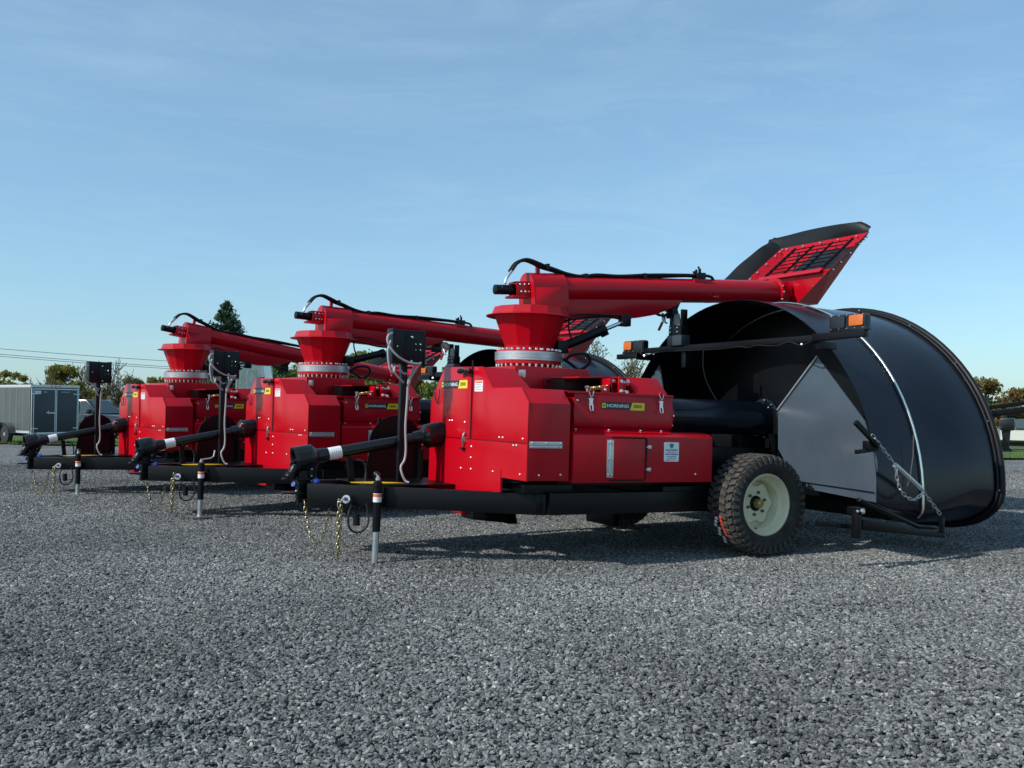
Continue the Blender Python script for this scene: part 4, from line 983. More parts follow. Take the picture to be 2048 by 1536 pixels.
        m.hose([(-.30, 1.33, 1.38), (-.31, 1.33, 1.33), (-.335, 1.345, 1.25), (-.338, 1.35, 1.10), (-.345, 1.35, .90), (-.335, 1.35, .72), (-.345, 1.345, .63), (-.375, 1.34, .58), (-.372, 1.33, .53), (-.345, 1.32, .47), (-.32, 1.30, .452)], .0095, 8)
        return m
    obj('control_hose', chose, M_hose, cb, key='chose%d' % idx)
    def shield():
        P = [(-.52, .45)] + [(-.475, .70)] + [(-.25 + .235 * math.cos(R(a)), .74 + .235 * math.sin(R(a))) for a in range(170, -1, -10)] + [(-.03, .62), (-.055, .45)]
        m = MB().prism(P, 1, 1.78, 1.786)
        m.box((-.05, 1.70, .45), (-.03, 1.79, .70)); m.prism([(-.40, .85), (-.385, .95), (-.33, .925), (-.36, .86)], 1, 1.84, 1.85)
        return m
    obj('shield', shield, M_black, T, 0, K('shield'))
    # ---- rear: light bar, arm rest, hood
    rm = rear_mtx or Matrix.Identity(4)
    if not hood: return T
    rk = 'rear%d' % idx
    def lbar():
        m = MB().box((2.375, -.30, 1.655), (2.425, 2.05, 1.705)); m.box((2.37, 2.02, 1.612), (2.42, 2.37, 1.662)); m.prism([(-.80, 1.665), (-.30, 1.652), (-.30, 1.712), (-.42, 1.712), (-.80, 1.715)], 0, 2.345, 2.395)
        m.box((2.40, -.33, 1.60), (2.585, -.27, 1.655)); m.box((2.40, 2.02, 1.60), (2.62, 2.08, 1.66)); m.box((2.40, 1.3, 1.50), (2.62, 1.36, 1.66))
        return m
    lbm = obj('light_bar', lbar, M_black, T, .003, 'lbar', mtx=rm)
    for s_, yo, z0 in ((1, 2.245, 1.664), (-1, -.795, 1.716)):
        yi = yo - s_ * .34; 
        def hs(yo=yo, yi=yi, z0=z0, s_=s_):
            m = MB().prism([(min(yo, yi) + (.0 if s_ > 0 else -.03), z0), (max(yo, yi) + (.03 if s_ > 0 else 0), z0), (max(yo, yi), z0 + .03), (max(yo, yi), z0 + .112), (max(yo, yi) - .02, z0 + .124), (min(yo, yi) + .02, z0 + .124), (min(yo, yi), z0 + .112), (min(yo, yi), z0 + .03)], 0, 2.365, 2.425)
            return m
        obj('lamp_housing', hs, M_plas, lbm, .006, 'lh%d' % s_)
        obj('amber_lens', lambda yo=yo, z0=z0, s_=s_: MB().prism(rrect(.130, .080, .012, min(yo - s_ * .014, yo - s_ * .144), z0 + .034), 0, 2.352, 2.366), M_amber, lbm, .003, 'al%d' % s_)
        obj('dark_lens', lambda yi=yi, z0=z0, s_=s_: MB().prism(rrect(.135, .092, .012, min(yi + s_ * .008, yi + s_ * .153), z0 + .022), 0, 2.355, 2.366), M_navy, lbm, .003, 'dl%d' % s_)
        obj('lamp_screws', lambda yo=yo, yi=yi, z0=z0: hbs(yo, yi, z0), M_zinc, lbm, 0, 'ls%d' % s_)
    def wire():
        m = MB(); P = [(2.36, 1.95, 1.665), (2.35, 1.86, 1.62), (2.36, 1.75, 1.645), (2.36, 1.55, 1.655), (2.36, 1.2, 1.65), (2.37, .8, 1.645), (2.36, .55, 1.652), (2.36, .42, 1.64), (2.36, .32, 1.652), (2.36, .1, 1.64), (2.36, -.05, 1.66), (2.36, -.17, 1.63), (2.37, -.27, 1.655)]
        m.hose(P, .006, 6); m.hose([(2.36, 1.0, 1.65), (2.36, 1.0, 1.50), (2.38, .97, 1.36), (2.42, .90, 1.22), (2.45, .84, 1.13)], .005, 6)
        return m
    obj('lamp_wire', wire, M_rub, lbm, key='lwire')
    obj('wire_clip', lambda: MB().sphere((2.355, -.185, 1.635), .012, 6, 4), M_galv, lbm, key='lclip'); obj('wire_clip', lambda: MB().sphere((2.345, 1.86, 1.625), .016, 6, 4), M_galv, lbm, key='lclip2')
    ar = obj('arm_rest', lambda: MB().box((2.34, 1.295, 1.705), (2.44, 1.505, 1.80)), M_char, T, .003, 'arest', mtx=rm)
    obj('rest_block', lambda: MB().box((2.345, 1.31, 1.80), (2.435, 1.49, 1.895)).box((2.36, 1.31, 1.89), (2.42, 1.34, 2.04)).box((2.36, 1.46, 1.89), (2.42, 1.50, 2.06)), M_black, ar, .003, 'rblock')
    obj('rest_plate', lambda: MB().prism([(1.34, 1.90), (1.46, 1.90), (1.44, 2.00), (1.36, 2.00)], 0, 2.362, 2.368), M_char, ar, key='rplate')
    obj('rest_bolts', lambda: MB().bolt((2.345, 1.46, 1.87), NX, .010, .01).bolt((2.345, 1.36, 1.87), NX, .010, .01).bolt((2.345, 1.46, 1.83), NX, .010, .01).bolt((2.345, 1.36, 1.83), NX, .010, .01), M_zinc, ar, key='rbolts')
    obj('latch', lambda: MB().tube([(2.33, 1.50, 2.02), (2.33, 1.54, 1.99), (2.33, 1.53, 1.93), (2.33, 1.50, 1.92)], .009, 6).bar((2.32, 1.56, 2.02), (2.32, 1.55, 1.93), .02, .012), M_zinc, ar, key='rlatch')
    obj('latch_grip', lambda: MB().bar((2.325, 1.555, 1.945), (2.31, 1.60, 1.855), .022, .018), M_red, ar, .003, key='rgrip')
    # hood
    def hoodm():
        xs = [2.6 + .1 * i for i in range(15)]; rows = [hood_profile(x) for x in xs]; n = len(rows[0]); m = MB(); vs = []
        for r0 in rows: vs += r0
        inner = []
        for r0 in rows:
            for i, p in enumerate(r0):
                a = Vector(r0[max(i - 1, 0)]); b = Vector(r0[min(i + 1, n - 1)]); tt = (b - a); nn_ = Vector((0, tt.z, -tt.y)); nn_.normalize(); inner.append(Vector(p) + nn_ * .006)
        fs = []; k = len(rows); q = k * n
        for i in range(k - 1):
            for j in range(n - 1): a = i * n + j; fs.append((a, a + 1, a + n + 1, a + n)); fs.append((q + a, q + a + n, q + a + n + 1, q + a + 1))
        for j in range(n - 1): fs.append((j, q + j, q + j + 1, j + 1)); a = (k - 1) * n + j; fs.append((a, a + 1, q + a + 1, q + a))
        return m.add(vs + inner, fs)
    hd = obj('tunnel_hood', hoodm, M_hood, T, 0, 'hood', sharp=50, mtx=Matrix.Translation((0, 0, -hood_drop)) @ rm)
    def rim():
        P = hood_profile(4.0); cen = Vector((4, .92, .9)); m = MB()
        P1 = [Vector(p) + (Vector(p) - cen).normalized() * .010 + Vector((-.03, 0, 0)) for p in P]
        P2 = [Vector(p) + (Vector(p) - cen).normalized() * .024 + Vector((.01, 0, 0)) for p in P]
        m.tube(P1, .013, 8, closed=True)
        return m.tube(P2, .026, 8, closed=True)
    obj('bag_seal', rim, M_rub, hd, key='hrim', sharp=60)
    def rimclips():
        P = hood_profile(4.0); m = MB()
        for i in range(9, len(P) - 8, 5): m.bolt(Vector(P[i]) + Vector((-.03, 0, 0)), Vector((0, P[i][1] - .92, P[i][2] - .4)), .008, .028)
        return m
    tag(obj('seal_clips', rimclips, M_zinc, hd, key='hclips'), kind='stuff')
    def band():
        P = [p for p in hood_profile(3.08)][5:-8]; m = MB(); cen = Vector((3.08, .92, .45))
        return m.tube([Vector(p) + (Vector(p) - cen).normalized() * .016 for p in P], .0085, 6)
    obj('hood_edge_glint', band, M_edge_glint, hd, key='hband', sharp=60)  # bright band stands in for the sun's glint along the lapped sheet edge
    def bandtail(): return MB().tube([(2.985, -.735, .95), (2.96, -.755, .80), (2.93, -.76, .66), (2.90, -.755, .56)], .004, 5)
    obj('hood_cable', bandtail, M_brn, hd, key='hcab')
    def bulk():
        m = MB()
        P = [p for p in hood_profile(3.35)]; c = Vector((3.35, .92, .9))
        a = [Vector(p) + (c - Vector(p)).normalized() * .012 for p in P]; n = len(a); b = [v + Vector((.012, 0, 0)) for v in a]
        return m.add(a + b, [tuple(range(n))[::-1], tuple(range(n, 2 * n))] + [(i, (i + 1) % n, n + (i + 1) % n, n + i) for i in range(n)])
    obj('bulkhead', bulk, M_black, hd, key='bulk')
    obj('bulkhead_rail', lambda: MB().box((3.27, -.50, 1.08), (3.345, 2.3, 1.13)).bar((3.3, .4, 1.08), (3.3, .2, .8), .03, .03), M_black, hd, key='brail')
    # cheek walls either side of the tube
    def cheek(sg):
        m = MB(); yc = .92
        near = [(2.60, -.115, 1.555), (2.60, -.60, 1.05), (2.60, -.72, .75), (2.60, -.722, .44), (2.52, -.02, .500), (2.49, .185, .80), (2.47, .175, 1.115)]
        if sg > 0: near = [(x, 2 * yc - y, z) for x, y, z in near]
        a = [Vector(p) for p in near]; b = [v + Vector((.012, 0, 0)) for v in a]; n = len(a)
        return m.add(a + b, [tuple(range(n))[::-1], tuple(range(n, 2 * n))] + [(i, (i + 1) % n, n + (i + 1) % n, n + i) for i in range(n)])
    obj('cheek_wall', lambda: cheek(-1), M_wall, hd, key='ck1', sharp=60)
    obj('cheek_wall', lambda: cheek(1), M_wall, hd, key='ck2', sharp=60)
    obj('cheek_edge', lambda: MB().tube([(2.465, .178, 1.118), (2.595, -.118, 1.560)], .008, 6), M_galv, hd, key='ckedge')
    obj('cheek_seam', lambda: MB().tube([(2.585, -.715, .515), (2.512, -.02, .545)], .004, 5), M_black, hd, key='ckseam')
    def post():
        m = MB().box((2.50, .18, .55), (2.56, .30, 1.10)); m.prism([(2.40, .92), (2.49, .92), (2.56, .60), (2.50, .60)], 1, .20, .212); m.box((2.56, .1, .42), (2.60, 1.7, .60))
        return m
    obj('cheek_post', post, M_black, hd, .003, 'ckpost')
    # bag tensioner low on the near side
    yk = -.80
    def tens():
        m = MB()
        m.bar((2.02, -.70, .300), (3.20, yk - .04, .190), .05, .035); m.box((2.255, yk - .05, .20), (2.30, yk, .40)); m.box((2.262, yk - .05, .37), (2.34, yk + .05, .42))
        m.bar((3.19, yk - .04, .18), (3.19, yk - .04, .325), .03, .03, (1, 0, 0)); m.tube([(2.30, yk - .02, .475), (2.96, yk - .005, .262), (3.2, yk + .02, .245)], .018, 8)
        m.bar((2.36, yk, .30), (2.82, yk, .245), .03, .06)
        m.bar((2.26, yk - .015, 1.035), (2.48, yk - .035, .865), .03, .035); m.bar((2.285, yk, .818), (2.49, yk + .01, .838), .02, .03); m.box((2.40, yk - .02, .83), (2.50, yk + .04, .90))
        return m
    tn = obj('bag_tensioner', tens, M_black, T, .002, 'tens', mtx=rm)
    obj('tension_rod', lambda: MB().cyl((2.655, yk - .04, .728), (2.955, yk - .04, .545), .019, n=14), M_galv, tn, key='trod')
    obj('pivot_bolt', lambda: MB().bolt((2.30, yk - .052, .395), NY, .022, .02).bolt((2.255, yk - .05, .395), NY, .012, .012), M_zinc, tn, key='tpb')
    for kk, P in enumerate(([(2.40, yk - .045, .945), (2.655, yk - .045, .728)], [(2.655, yk - .05, .728), (2.665, yk - .05, .63), (2.70, yk - .05, .55), (2.77, yk - .05, .490), (2.85, yk - .05, .465), (2.92, yk - .05, .49), (2.965, yk - .05, .535)], [(2.965, yk - .045, .53), (3.09, yk - .045, .42), (3.19, yk - .045, .33)])):
        chain('tension_chain', P, tn, M_galv, False, 'tc%d' % kk)
    if one:
        def boom():
            m = MB().bar((4.10, -.50, 1.125), (4.75, -1.05, 1.275), .05, .05); m.bar((4.10, -.47, 1.18), (4.42, -.74, 1.25), .04, .035); m.box((4.06, -.56, 1.10), (4.14, -.42, 1.28))
            return m
        obj('bag_boom', boom, M_black, T, .003)
    return T
def hbs(yo, yi, z0):
    m = MB(); a, b = min(yo, yi), max(yo, yi)
    for k in range(5):
        y = a + .02 + (b - a - .04) * k / 4
        for z in (z0 + .018, z0 + .117): m.bolt((2.364, y, z), NX, .006, .006)
    return m
M_edge_glint = mat('lapped_edge_glint', (0.90, 0.88, 0.76), 0.28, metal=1.0)  # highlight colour for the glint on the hood's sheet edge

def machine_matrix(dx, dy, a, b):
    return Matrix.Translation((dx, dy, 0)) @ Matrix.Rotation(a, 4, 'Z') @ Matrix.Translation((3, 0, 0)) @ Matrix.Rotation(-b, 4, 'Y') @ Matrix.Translation((-3, 0, 0))
def rear_shift(dx, dy, dz, a, b):
    p = Vector((2, .92, .5))
    return Matrix.Translation(p + Vector((dx, dy, dz))) @ Matrix.Rotation(a, 4, 'Z') @ Matrix.Rotation(-b, 4, 'Y') @ Matrix.Translation(-p)
G = build_machine
G(0, machine_matrix(0, 0, 0, -.0247), 'nearest red grain bagger at right, its whole black hood and white-rimmed wheel showing', 4.5, 2.86, None, True, -.094)
G(1, machine_matrix(-.507, 3.409, .134, -.0118), 'middle red grain bagger, its turret between the other two turrets', -2.2, 3.35, rear_shift(.293, .29, -.13, -.065, -.017), True, -.045, .12)
G(2, machine_matrix(-1.354, 6.447, .2095, .0008), 'farthest red grain bagger at left, in front of the dark pickup truck', -8.8, 3.35, None, False, 0.0)

# ------------------------------------------------------------------ vehicles behind the machines
def frame_at(X, D, heading, dz=0.0):
    p = yard(X, D, dz); a = math.atan2(RT.y, RT.x) + R(heading)          # heading 0: local +x points right across the view
    return Matrix.Translation(p) @ Matrix.Rotation(a, 4, 'Z')
# enclosed cargo trailer: local +x to the right along the rear face, +y away, so the rear doors face the camera
def cargo_trailer():
    mt = frame_at(-16.85, 33.3, 52)
    T = thing('cargo_trailer', 'grey enclosed cargo trailer with charcoal double rear doors at far left', 'trailer', mt)
    w, h, z0, ln = 1.74, 1.70, .40, 4.2
    mt2 = None
    # body: rear face in the xz plane at y=0, the long side runs to the left and away
    sx = -0.98; sy = .20
    def sk(x, y): return (x, y)
    obj('body', MB().box((.03, .02, z0), (w, ln, z0 + h - .05)), M_char, T, .01)
    obj('side_panel', MB().box((-.005, .05, z0), (.028, ln, z0 + h - .06)), M_sil, T)
    obj('roof_cap', MB().box((-.012, -.01, z0 + h - .10), (w + .012, ln, z0 + h)), M_trim, T, .015)
    def frame():
        m = MB()
        for x in (.015, w - .045): m.box((x, -.012, z0), (x + .03, .02, z0 + h - .10))
        m.box((0.0, -.008, z0 - .06), (w, .03, z0 + .02))
        return m
    obj('corner_trim', frame(), M_trim, T, .004)
    for k in range(2):
        x0 = .07 + k * .81; x1 = x0 + .79
        d = obj('rear_door', MB().box((x0, -.025, z0 + .04), (x1, .018, z0 + h - .13)), M_char, T, .006)
        def tr(x0=x0, x1=x1):
            m = MB()
            for x in (x0, x1 - .03): m.box((x, -.034, z0 + .04), (x + .03, -.0252, z0 + h - .13))
            m.box((x0 + .03, -.034, z0 + h - .17), (x1 - .03, -.0252, z0 + h - .13))
            return m
        obj('door_trim', tr(), M_trim, d)
        for z in (z0 + .14, z0 + h - .34):
            xa, xb = (x0 - .06, x0 + .17) if k == 0 else (x1 - .17, x1 + .06)
            obj('door_hinge', MB().box((xa, -.048, z), (xb, -.035, z + .035)), M_trim, d, .004)
        if k == 0:
            obj('licence_plate', MB().box((x0 + .05, -.034, z0 + h - .33), (x0 + .27, -.026, z0 + h - .21)), M_trim, d, .004)
            obj('door_badge', MB().box((x0 + .36, -.030, z0 + h - .27), (x0 + .48, -.0255, z0 + h - .235)), M_hose, d)
        else:
            obj('door_badge', MB().box((x0 + .18, -.030, z0 + h - .26), (x0 + .52, -.0255, z0 + h - .235)), M_hose, d)
    obj('door_bar', MB().bar((.52, -.055, z0 + .72), (.86, -.055, z0 + .70), .02, .045).bar((.60, -.045, z0 + .66), (.60, -.045, z0 + .80), .03, .02), M_galv, T)
    for yy in (1.55, 2.35):
        wh = obj('wheel', MB().lathe([(.20, -.09), (.31, -.085), (.325, -.06), (.325, .06), (.31, .085), (.20, .09)], (-.10, yy, .325), X_, 28), M_tyre, T)
        obj('wheel_rim', MB().lathe([(.20, -.085), (.19, -.06), (.10, -.07), (.07, -.09), (1e-5, -.092)], (-.10, yy, .325), X_, 28), M_galv, wh)
    P = [(1.05, .38), (1.12, .55), (1.35, .72), (1.75, .76), (2.15, .76), (2.55, .72), (2.78, .55), (2.85, .38)]
    obj('fender', MB().add([(-.22, y, z) for y, z in P] + [(.0, y, z) for y, z in P] + [(-.22, y, z - .015) for y, z in P] + [(-.0, y, z - .015) for y, z in P], [(i, i + 1, 9 + i, 8 + i) for i in range(7)] + [(16 + i, 24 + i, 25 + i, 17 + i) for i in range(7)] + [(i, 16 + i, 17 + i, i + 1) for i in range(7)]), M_sil, T)
    obj('marker_lamp', MB().box((-.02, 2.95, .78), (-.004, 3.05, .82)), M_amber, T)
    M_tail = mat('red_lens', (.45, .01, .01), .2)
    for x in (.72, .87, 1.02): obj('marker_lamp', MB().box((x - .03, -.022, z0 + h - .065), (x + .03, -.010, z0 + h - .035)), M_tail, T)
    for x in (.16, w - .16): obj('tail_lamp', MB().lathe([(.05, 0), (.05, .012), (.03, .02)], (x, -.008, z0 - .03), NY, 16), M_tail, T)
    for k in range(9): obj('side_seam', MB().box((-.010, .06 + k * .5, z0 + .02), (-.0055, .075 + k * .5, z0 + h - .12)), M_galv, T)
    obj('side_skirt', MB().box((-.014, .05, z0 - .01), (-.0055, ln, z0 + .07)), M_trim, T)
    obj('chassis', MB().box((.1, .1, .28), (w - .1, ln, z0)), M_black, T)
    return T
cargo_trailer()

def pickup():
    mt = frame_at(-20.35, 45.8, -14, .0)                                        # local +x = front of truck, to the right
    T = thing('pickup_truck', 'dark pickup truck parked behind the cargo trailer and farthest bagger', 'pickup truck', mt)
    w = .98
    obj('body', MB().prism([(-2.9, .55), (-2.9, 1.15), (-.95, 1.18), (1.35, 1.18), (2.55, 1.10), (2.85, .98), (2.88, .55), (2.2, .45), (-2.2, .45)], 1, -w, w), M_truck, T, .05)
    obj('cab', MB().add([(-1.0, -w + .05, 1.17), (1.25, -w + .05, 1.17), (.45, -w + .2, 1.86), (-.75, -w + .2, 1.88), (-1.0, w - .05, 1.17), (1.25, w - .05, 1.17), (.45, w - .2, 1.86), (-.75, w - .2, 1.88)], [(0, 1, 2, 3), (4, 7, 6, 5), (0, 4, 5, 1), (3, 2, 6, 7), (1, 5, 6, 2), (0, 3, 7, 4)]), M_truck, T, .03)
    obj('windscreen', MB().add([(1.22, -w + .16, 1.22), (1.22, w - .16, 1.22), (.52, w - .30, 1.82), (.52, -w + .30, 1.82), (1.235, -w + .16, 1.225), (1.235, w - .16, 1.225), (.535, w - .30, 1.825), (.535, -w + .30, 1.825)], [(0, 1, 2, 3), (4, 7, 6, 5), (0, 4, 5, 1), (1, 5, 6, 2), (2, 6, 7, 3), (3, 7, 4, 0)]), M_glass, T)
    for x0, x1, x2, x3 in ((.22, 1.02, .42, .18), (-.85, .14, .10, -.65)):
        vs = [(x0, -w + .045, 1.22), (x1, -w + .045, 1.22), (x2, -w + .165, 1.80), (x3, -w + .165, 1.80)]
        obj('side_window', MB().add(vs + [(x, y - .012, z) for x, y, z in vs], [(0, 3, 2, 1), (4, 5, 6, 7), (0, 1, 5, 4), (1, 2, 6, 5), (2, 3, 7, 6), (3, 0, 4, 7)]), M_glass, T)
    obj('wing_mirror', MB().box((.82, -w - .30, 1.22), (.95, -w - .04, 1.42)), M_plas, T, .03)
    obj('headlight', MB().box((2.60, -w - .01, .86), (2.875, -w + .30, 1.02)), M_clear, T, .02)
    obj('headlight', MB().box((2.60, w - .30, .86), (2.875, w + .01, 1.02)), M_clear, T, .02)
    obj('bumper', MB().box((2.80, -w, .45), (2.98, w, .62)), M_galv, T, .03)
    obj('grille', MB().box((2.84, -.62, .68), (2.90, .62, 1.0)), M_galv, T, .01)
    for x in (-1.85, 1.85):
        for s in (-1, 1):
            wh = obj('wheel', MB().lathe([(.24, -.12), (.38, -.12), (.40, -.09), (.40, .09), (.38, .12), (.24, .12)], (x, s * (w - .10), .40), Y_, 28), M_tyre, T)
            obj('wheel_rim', MB().lathe([(.24, .121 * s), (.10, .09 * s), (1e-5, .09 * s)], (x, s * (w - .10), .40), Y_, 24), M_galv, wh)
pickup()

def sedan():
    mt = frame_at(-21.6, 54, -8, .0)
    T = thing('parked_car', 'bluish car roof showing just right of the pickup cab', 'car', mt)
    obj('body', MB().prism([(-2.2, .4), (-2.25, .95), (-1.6, 1.05), (1.0, 1.05), (2.2, .9), (2.25, .4)], 1, -.9, .9), mat('blue_grey_paint', (.05, .07, .09), .25, coat=.5), T, .05)
    obj('cabin', MB().add([(-1.7, -.82, 1.04), (1.0, -.82, 1.04), (.3, -.65, 1.62), (-1.1, -.65, 1.62), (-1.7, .82, 1.04), (1.0, .82, 1.04), (.3, .65, 1.62), (-1.1, .65, 1.62)], [(0, 1, 2, 3), (4, 7, 6, 5), (0, 4, 5, 1), (3, 2, 6, 7), (1, 5, 6, 2), (0, 3, 7, 4)]), M_glass, T, .02)
    for x in (-1.4, 1.4):
        for s in (-1, 1): obj('wheel', MB().lathe([(.2, -.1), (.31, -.1), (.31, .1), (.2, .1)], (x, s * .82, .31), Y_, 24), M_tyre, T)
sedan()

def tractor():
    mt = frame_at(-7.95, 28.6, 0, 0)
    T = thing('tractor', 'tractor with a glazed cab behind the middle bagger', 'tractor', mt)
    zb = 1.30; zt = 2.66
    obj('body', MB().box((-1.0, .2, .6), (1.2, 1.6, 1.30)), mat('tractor_grey', (.09, .10, .10), .4), T, .05)
    for x in (-.8, .9): obj('wheel', MB().lathe([(.2, -.2), (.60, -.2), (.65, -.12), (.65, .12), (.60, .2), (.2, .2)], (x, .1, .65), Y_, 28), M_tyre, T)
    A = [(-.45, .3), (.52, .3), (.52, 1.5), (-.45, 1.5)]; B = [(-.42, .35), (.32, .35), (.32, 1.45), (-.42, 1.45)]
    def posts():
        m = MB()
        for a, b in zip(A, B): m.bar((*a, zb), (*b, zt), .05, .05, (0, 1, 0))
        for P, z in ((A, zb), (B, zt)):
            for i in range(4): m.bar((*P[i], z), (*P[(i + 1) % 4], z), .05, .05)
        return m
    obj('cab_frame', posts(), mat('cab_grey', (.20, .25, .28), .4), T)
    for i in range(4):
        j = (i + 1) % 4; q = [(*A[i], zb), (*A[j], zb), (*B[j], zt), (*B[i], zt)]; c = Vector((0, .9, 2))
        vs = [Vector(p) for p in q]; n = (vs[1] - vs[0]).cross(vs[2] - vs[0]).normalized() * .006
        obj('cab_glass', MB().add(vs + [v + n for v in vs], [(0, 1, 2, 3), (7, 6, 5, 4), (0, 4, 5, 1), (1, 5, 6, 2), (2, 6, 7, 3), (3, 7, 4, 0)]), M_clear, T)
tractor()

def boat(X, D, label, grp, dk):
    mt = frame_at(X, D, -32, 0)                                                  # bow to the left, stern with the motor to the right
    T = thing('motor_boat', label, 'boat', mt, grp)
    z = .28
    def hull():
        st = [(-3.4, .05, .55, .62), (-2.6, .55, .34, .62), (-1.2, .85, .26, .60), (.9, .90, .24, .58), (1.9, .88, .26, .58)]
        vs = []
        for x, hw, kz, tz in st: vs += [(x, -hw, z + tz), (x, -hw * .88, z + kz * .55), (x, 0, z + kz - .24), (x, hw * .88, z + kz * .55), (x, hw, z + tz)]
        fs = []
        for i in range(len(st) - 1):
            for j in range(4): a = i * 5 + j; fs.append((a, a + 1, a + 6, a + 5))
            fs.append((i * 5, i * 5 + 5, i * 5 + 9, i * 5 + 4))
        fs.append(tuple(range(20, 25))); fs.append((4, 3, 2, 1, 0))
        return MB().add(vs, fs)
    obj('hull', hull(), M_gel, T, 0, sharp=25)
    obj('rub_rail', MB().tube([(-2.6, -.57, z + .62), (-1.2, -.87, z + .60), (1.9, -.91, z + .58)], .03, 6), M_rub, T)
    obj('windscreen', MB().add([(-1.3, -.7, z + .62), (-.5, -.8, z + .60), (-.35, -.7, z + .98), (-.9, -.6, z + .98), (-1.3, .7, z + .62), (-.5, .8, z + .6), (-.35, .7, z + .98), (-.9, .6, z + .98)], [(0, 1, 2, 3), (4, 7, 6, 5), (0, 3, 7, 4)]), M_glass, T)
    obj('seat', MB().box((.6, -.7, z + .45), (1.1, .7, z + .80)), M_hose, T, .03)
    mo = obj('outboard_motor', MB().box((1.95, -.20, z + .55), (2.45, .20, z + 1.0)), M_plas, T, .08)
    obj('motor_leg', MB().prism([(2.0, z + .55), (2.3, z + .55), (2.25, z - .05), (2.40, z - .2), (2.0, z - .2), (2.05, 0.1 + z)], 1, -.06, .06), M_plas, mo)
    tr = obj('boat_trailer', MB().bar((-4.2, 0, .30), (-2.2, -.5, .26), .08, .08).bar((-2.2, -.62, .24), (2.0, -.62, .24), .08, .10).bar((-2.2, .62, .24), (2.0, .62, .24), .08, .10).bar((-4.2, 0, .30), (-2.2, .5, .26), .08, .08), M_black, T)
    for s in (-1, 1): obj('wheel', MB().lathe([(.12, -.09), (.27, -.09), (.29, -.05), (.29, .05), (.27, .09), (.12, .09)], (.8, s * .98, .29), Y_, 24), M_tyre, T)
boat(16.2, 35.8, 'white motor boat with a black outboard, just right of the big black hood', 'boats on trailers at the right', 0)
boat(21.0, 37.5, 'second white motor boat at the right edge, behind the first one', 'boats on trailers at the right', 0)

# ------------------------------------------------------------------ overhead wires
def wire(label, pts):
    P = [yard(X, D) for X, D, z in pts]
    for p, q in zip(P, pts): p.z = q[2]
    n = 40; a, b = P[0], P[-1]; sag = pts[0][3] if len(pts[0]) > 3 else .5
    tag(obj('power_line', MB().tube([a.lerp(b, i / n) - Vector((0, 0, .5 * (1 - (2 * i / n - 1) ** 2))) for i in range(n + 1)], .013, 5), M_rub), label, 'power line', 'overhead wires at the left')
wire('upper overhead wire crossing the sky at left', [(-32.0, 50, 4.20), (5, 64, 3.2)])
wire('middle overhead wire crossing the sky at left, just above the lowest', [(-32.0, 50, 3.92), (5, 64, 2.78)])
wire('lowest overhead wire crossing the sky at left', [(-32.0, 50, 3.80), (5, 64, 2.70)])

# ------------------------------------------------------------------ trees and shrubs
def leaf_mesh(name, centres, sizes, npr, parent, material, flat=0.0):
    c = np.asarray(centres, float); n = len(c)
    a = npr.normal(size=(n, 3)); a /= np.linalg.norm(a, axis=1, keepdims=True)
    b = npr.normal(size=(n, 3)); b -= a * (a * b).sum(1, keepdims=True); b /= np.linalg.norm(b, axis=1, keepdims=True)
    s = np.asarray(sizes)[:, None]
    v = np.stack([c - a * s - b * s * .45, c + a * s * .2 - b * s * .55, c + a * s, c - a * s * .1 + b * s * .55], 1).reshape(-1, 3)
    f = np.arange(4 * n).reshape(-1, 4)
    me = bpy.data.meshes.new(name); me.from_pydata(v.tolist(), [], f.tolist()); me.materials.append(material)
    o = bpy.data.objects.new(name, me); COL.objects.link(o); o.parent = parent; return o
def limbs(npr, base, h, spread, depth, r0, up=.75, kids=3, first=.35, rmin=.012):
    m = MB(); tips = []
    def grow(p, d, ln, r, k):
        P = [p]; q = p.copy(); dd = d.copy(); ns = 4
        for i in range(ns):
            dd = (dd + Vector(npr.normal(0, .13, 3))).normalized(); q = q + dd * (ln / ns); P.append(q.copy())
        m.tube(P, [max(rmin, r * (1 - .45 * i / ns)) for i in range(ns + 1)], 6 if k == 0 else 4, caps=False)
        if k >= depth: tips.append(q); tips.append(P[2]); return
        for j in range(kids + (1 if k == 0 else 0)):
            t = npr.uniform(.35 if k else first, 1.0); pp = P[min(ns, int(t * ns + .5))]
            an = npr.uniform(0, 6.28); side = Vector((math.cos(an), math.sin(an), 0))
            nd = (dd * up + side * spread + Vector((0, 0, .15))).normalized()
            grow(pp.copy(), nd, ln * npr.uniform(.55, .78), r * .52, k + 1)
    grow(Vector(base), Vector((0, 0, 1)), h * .48, r0, 0)
    return m, tips
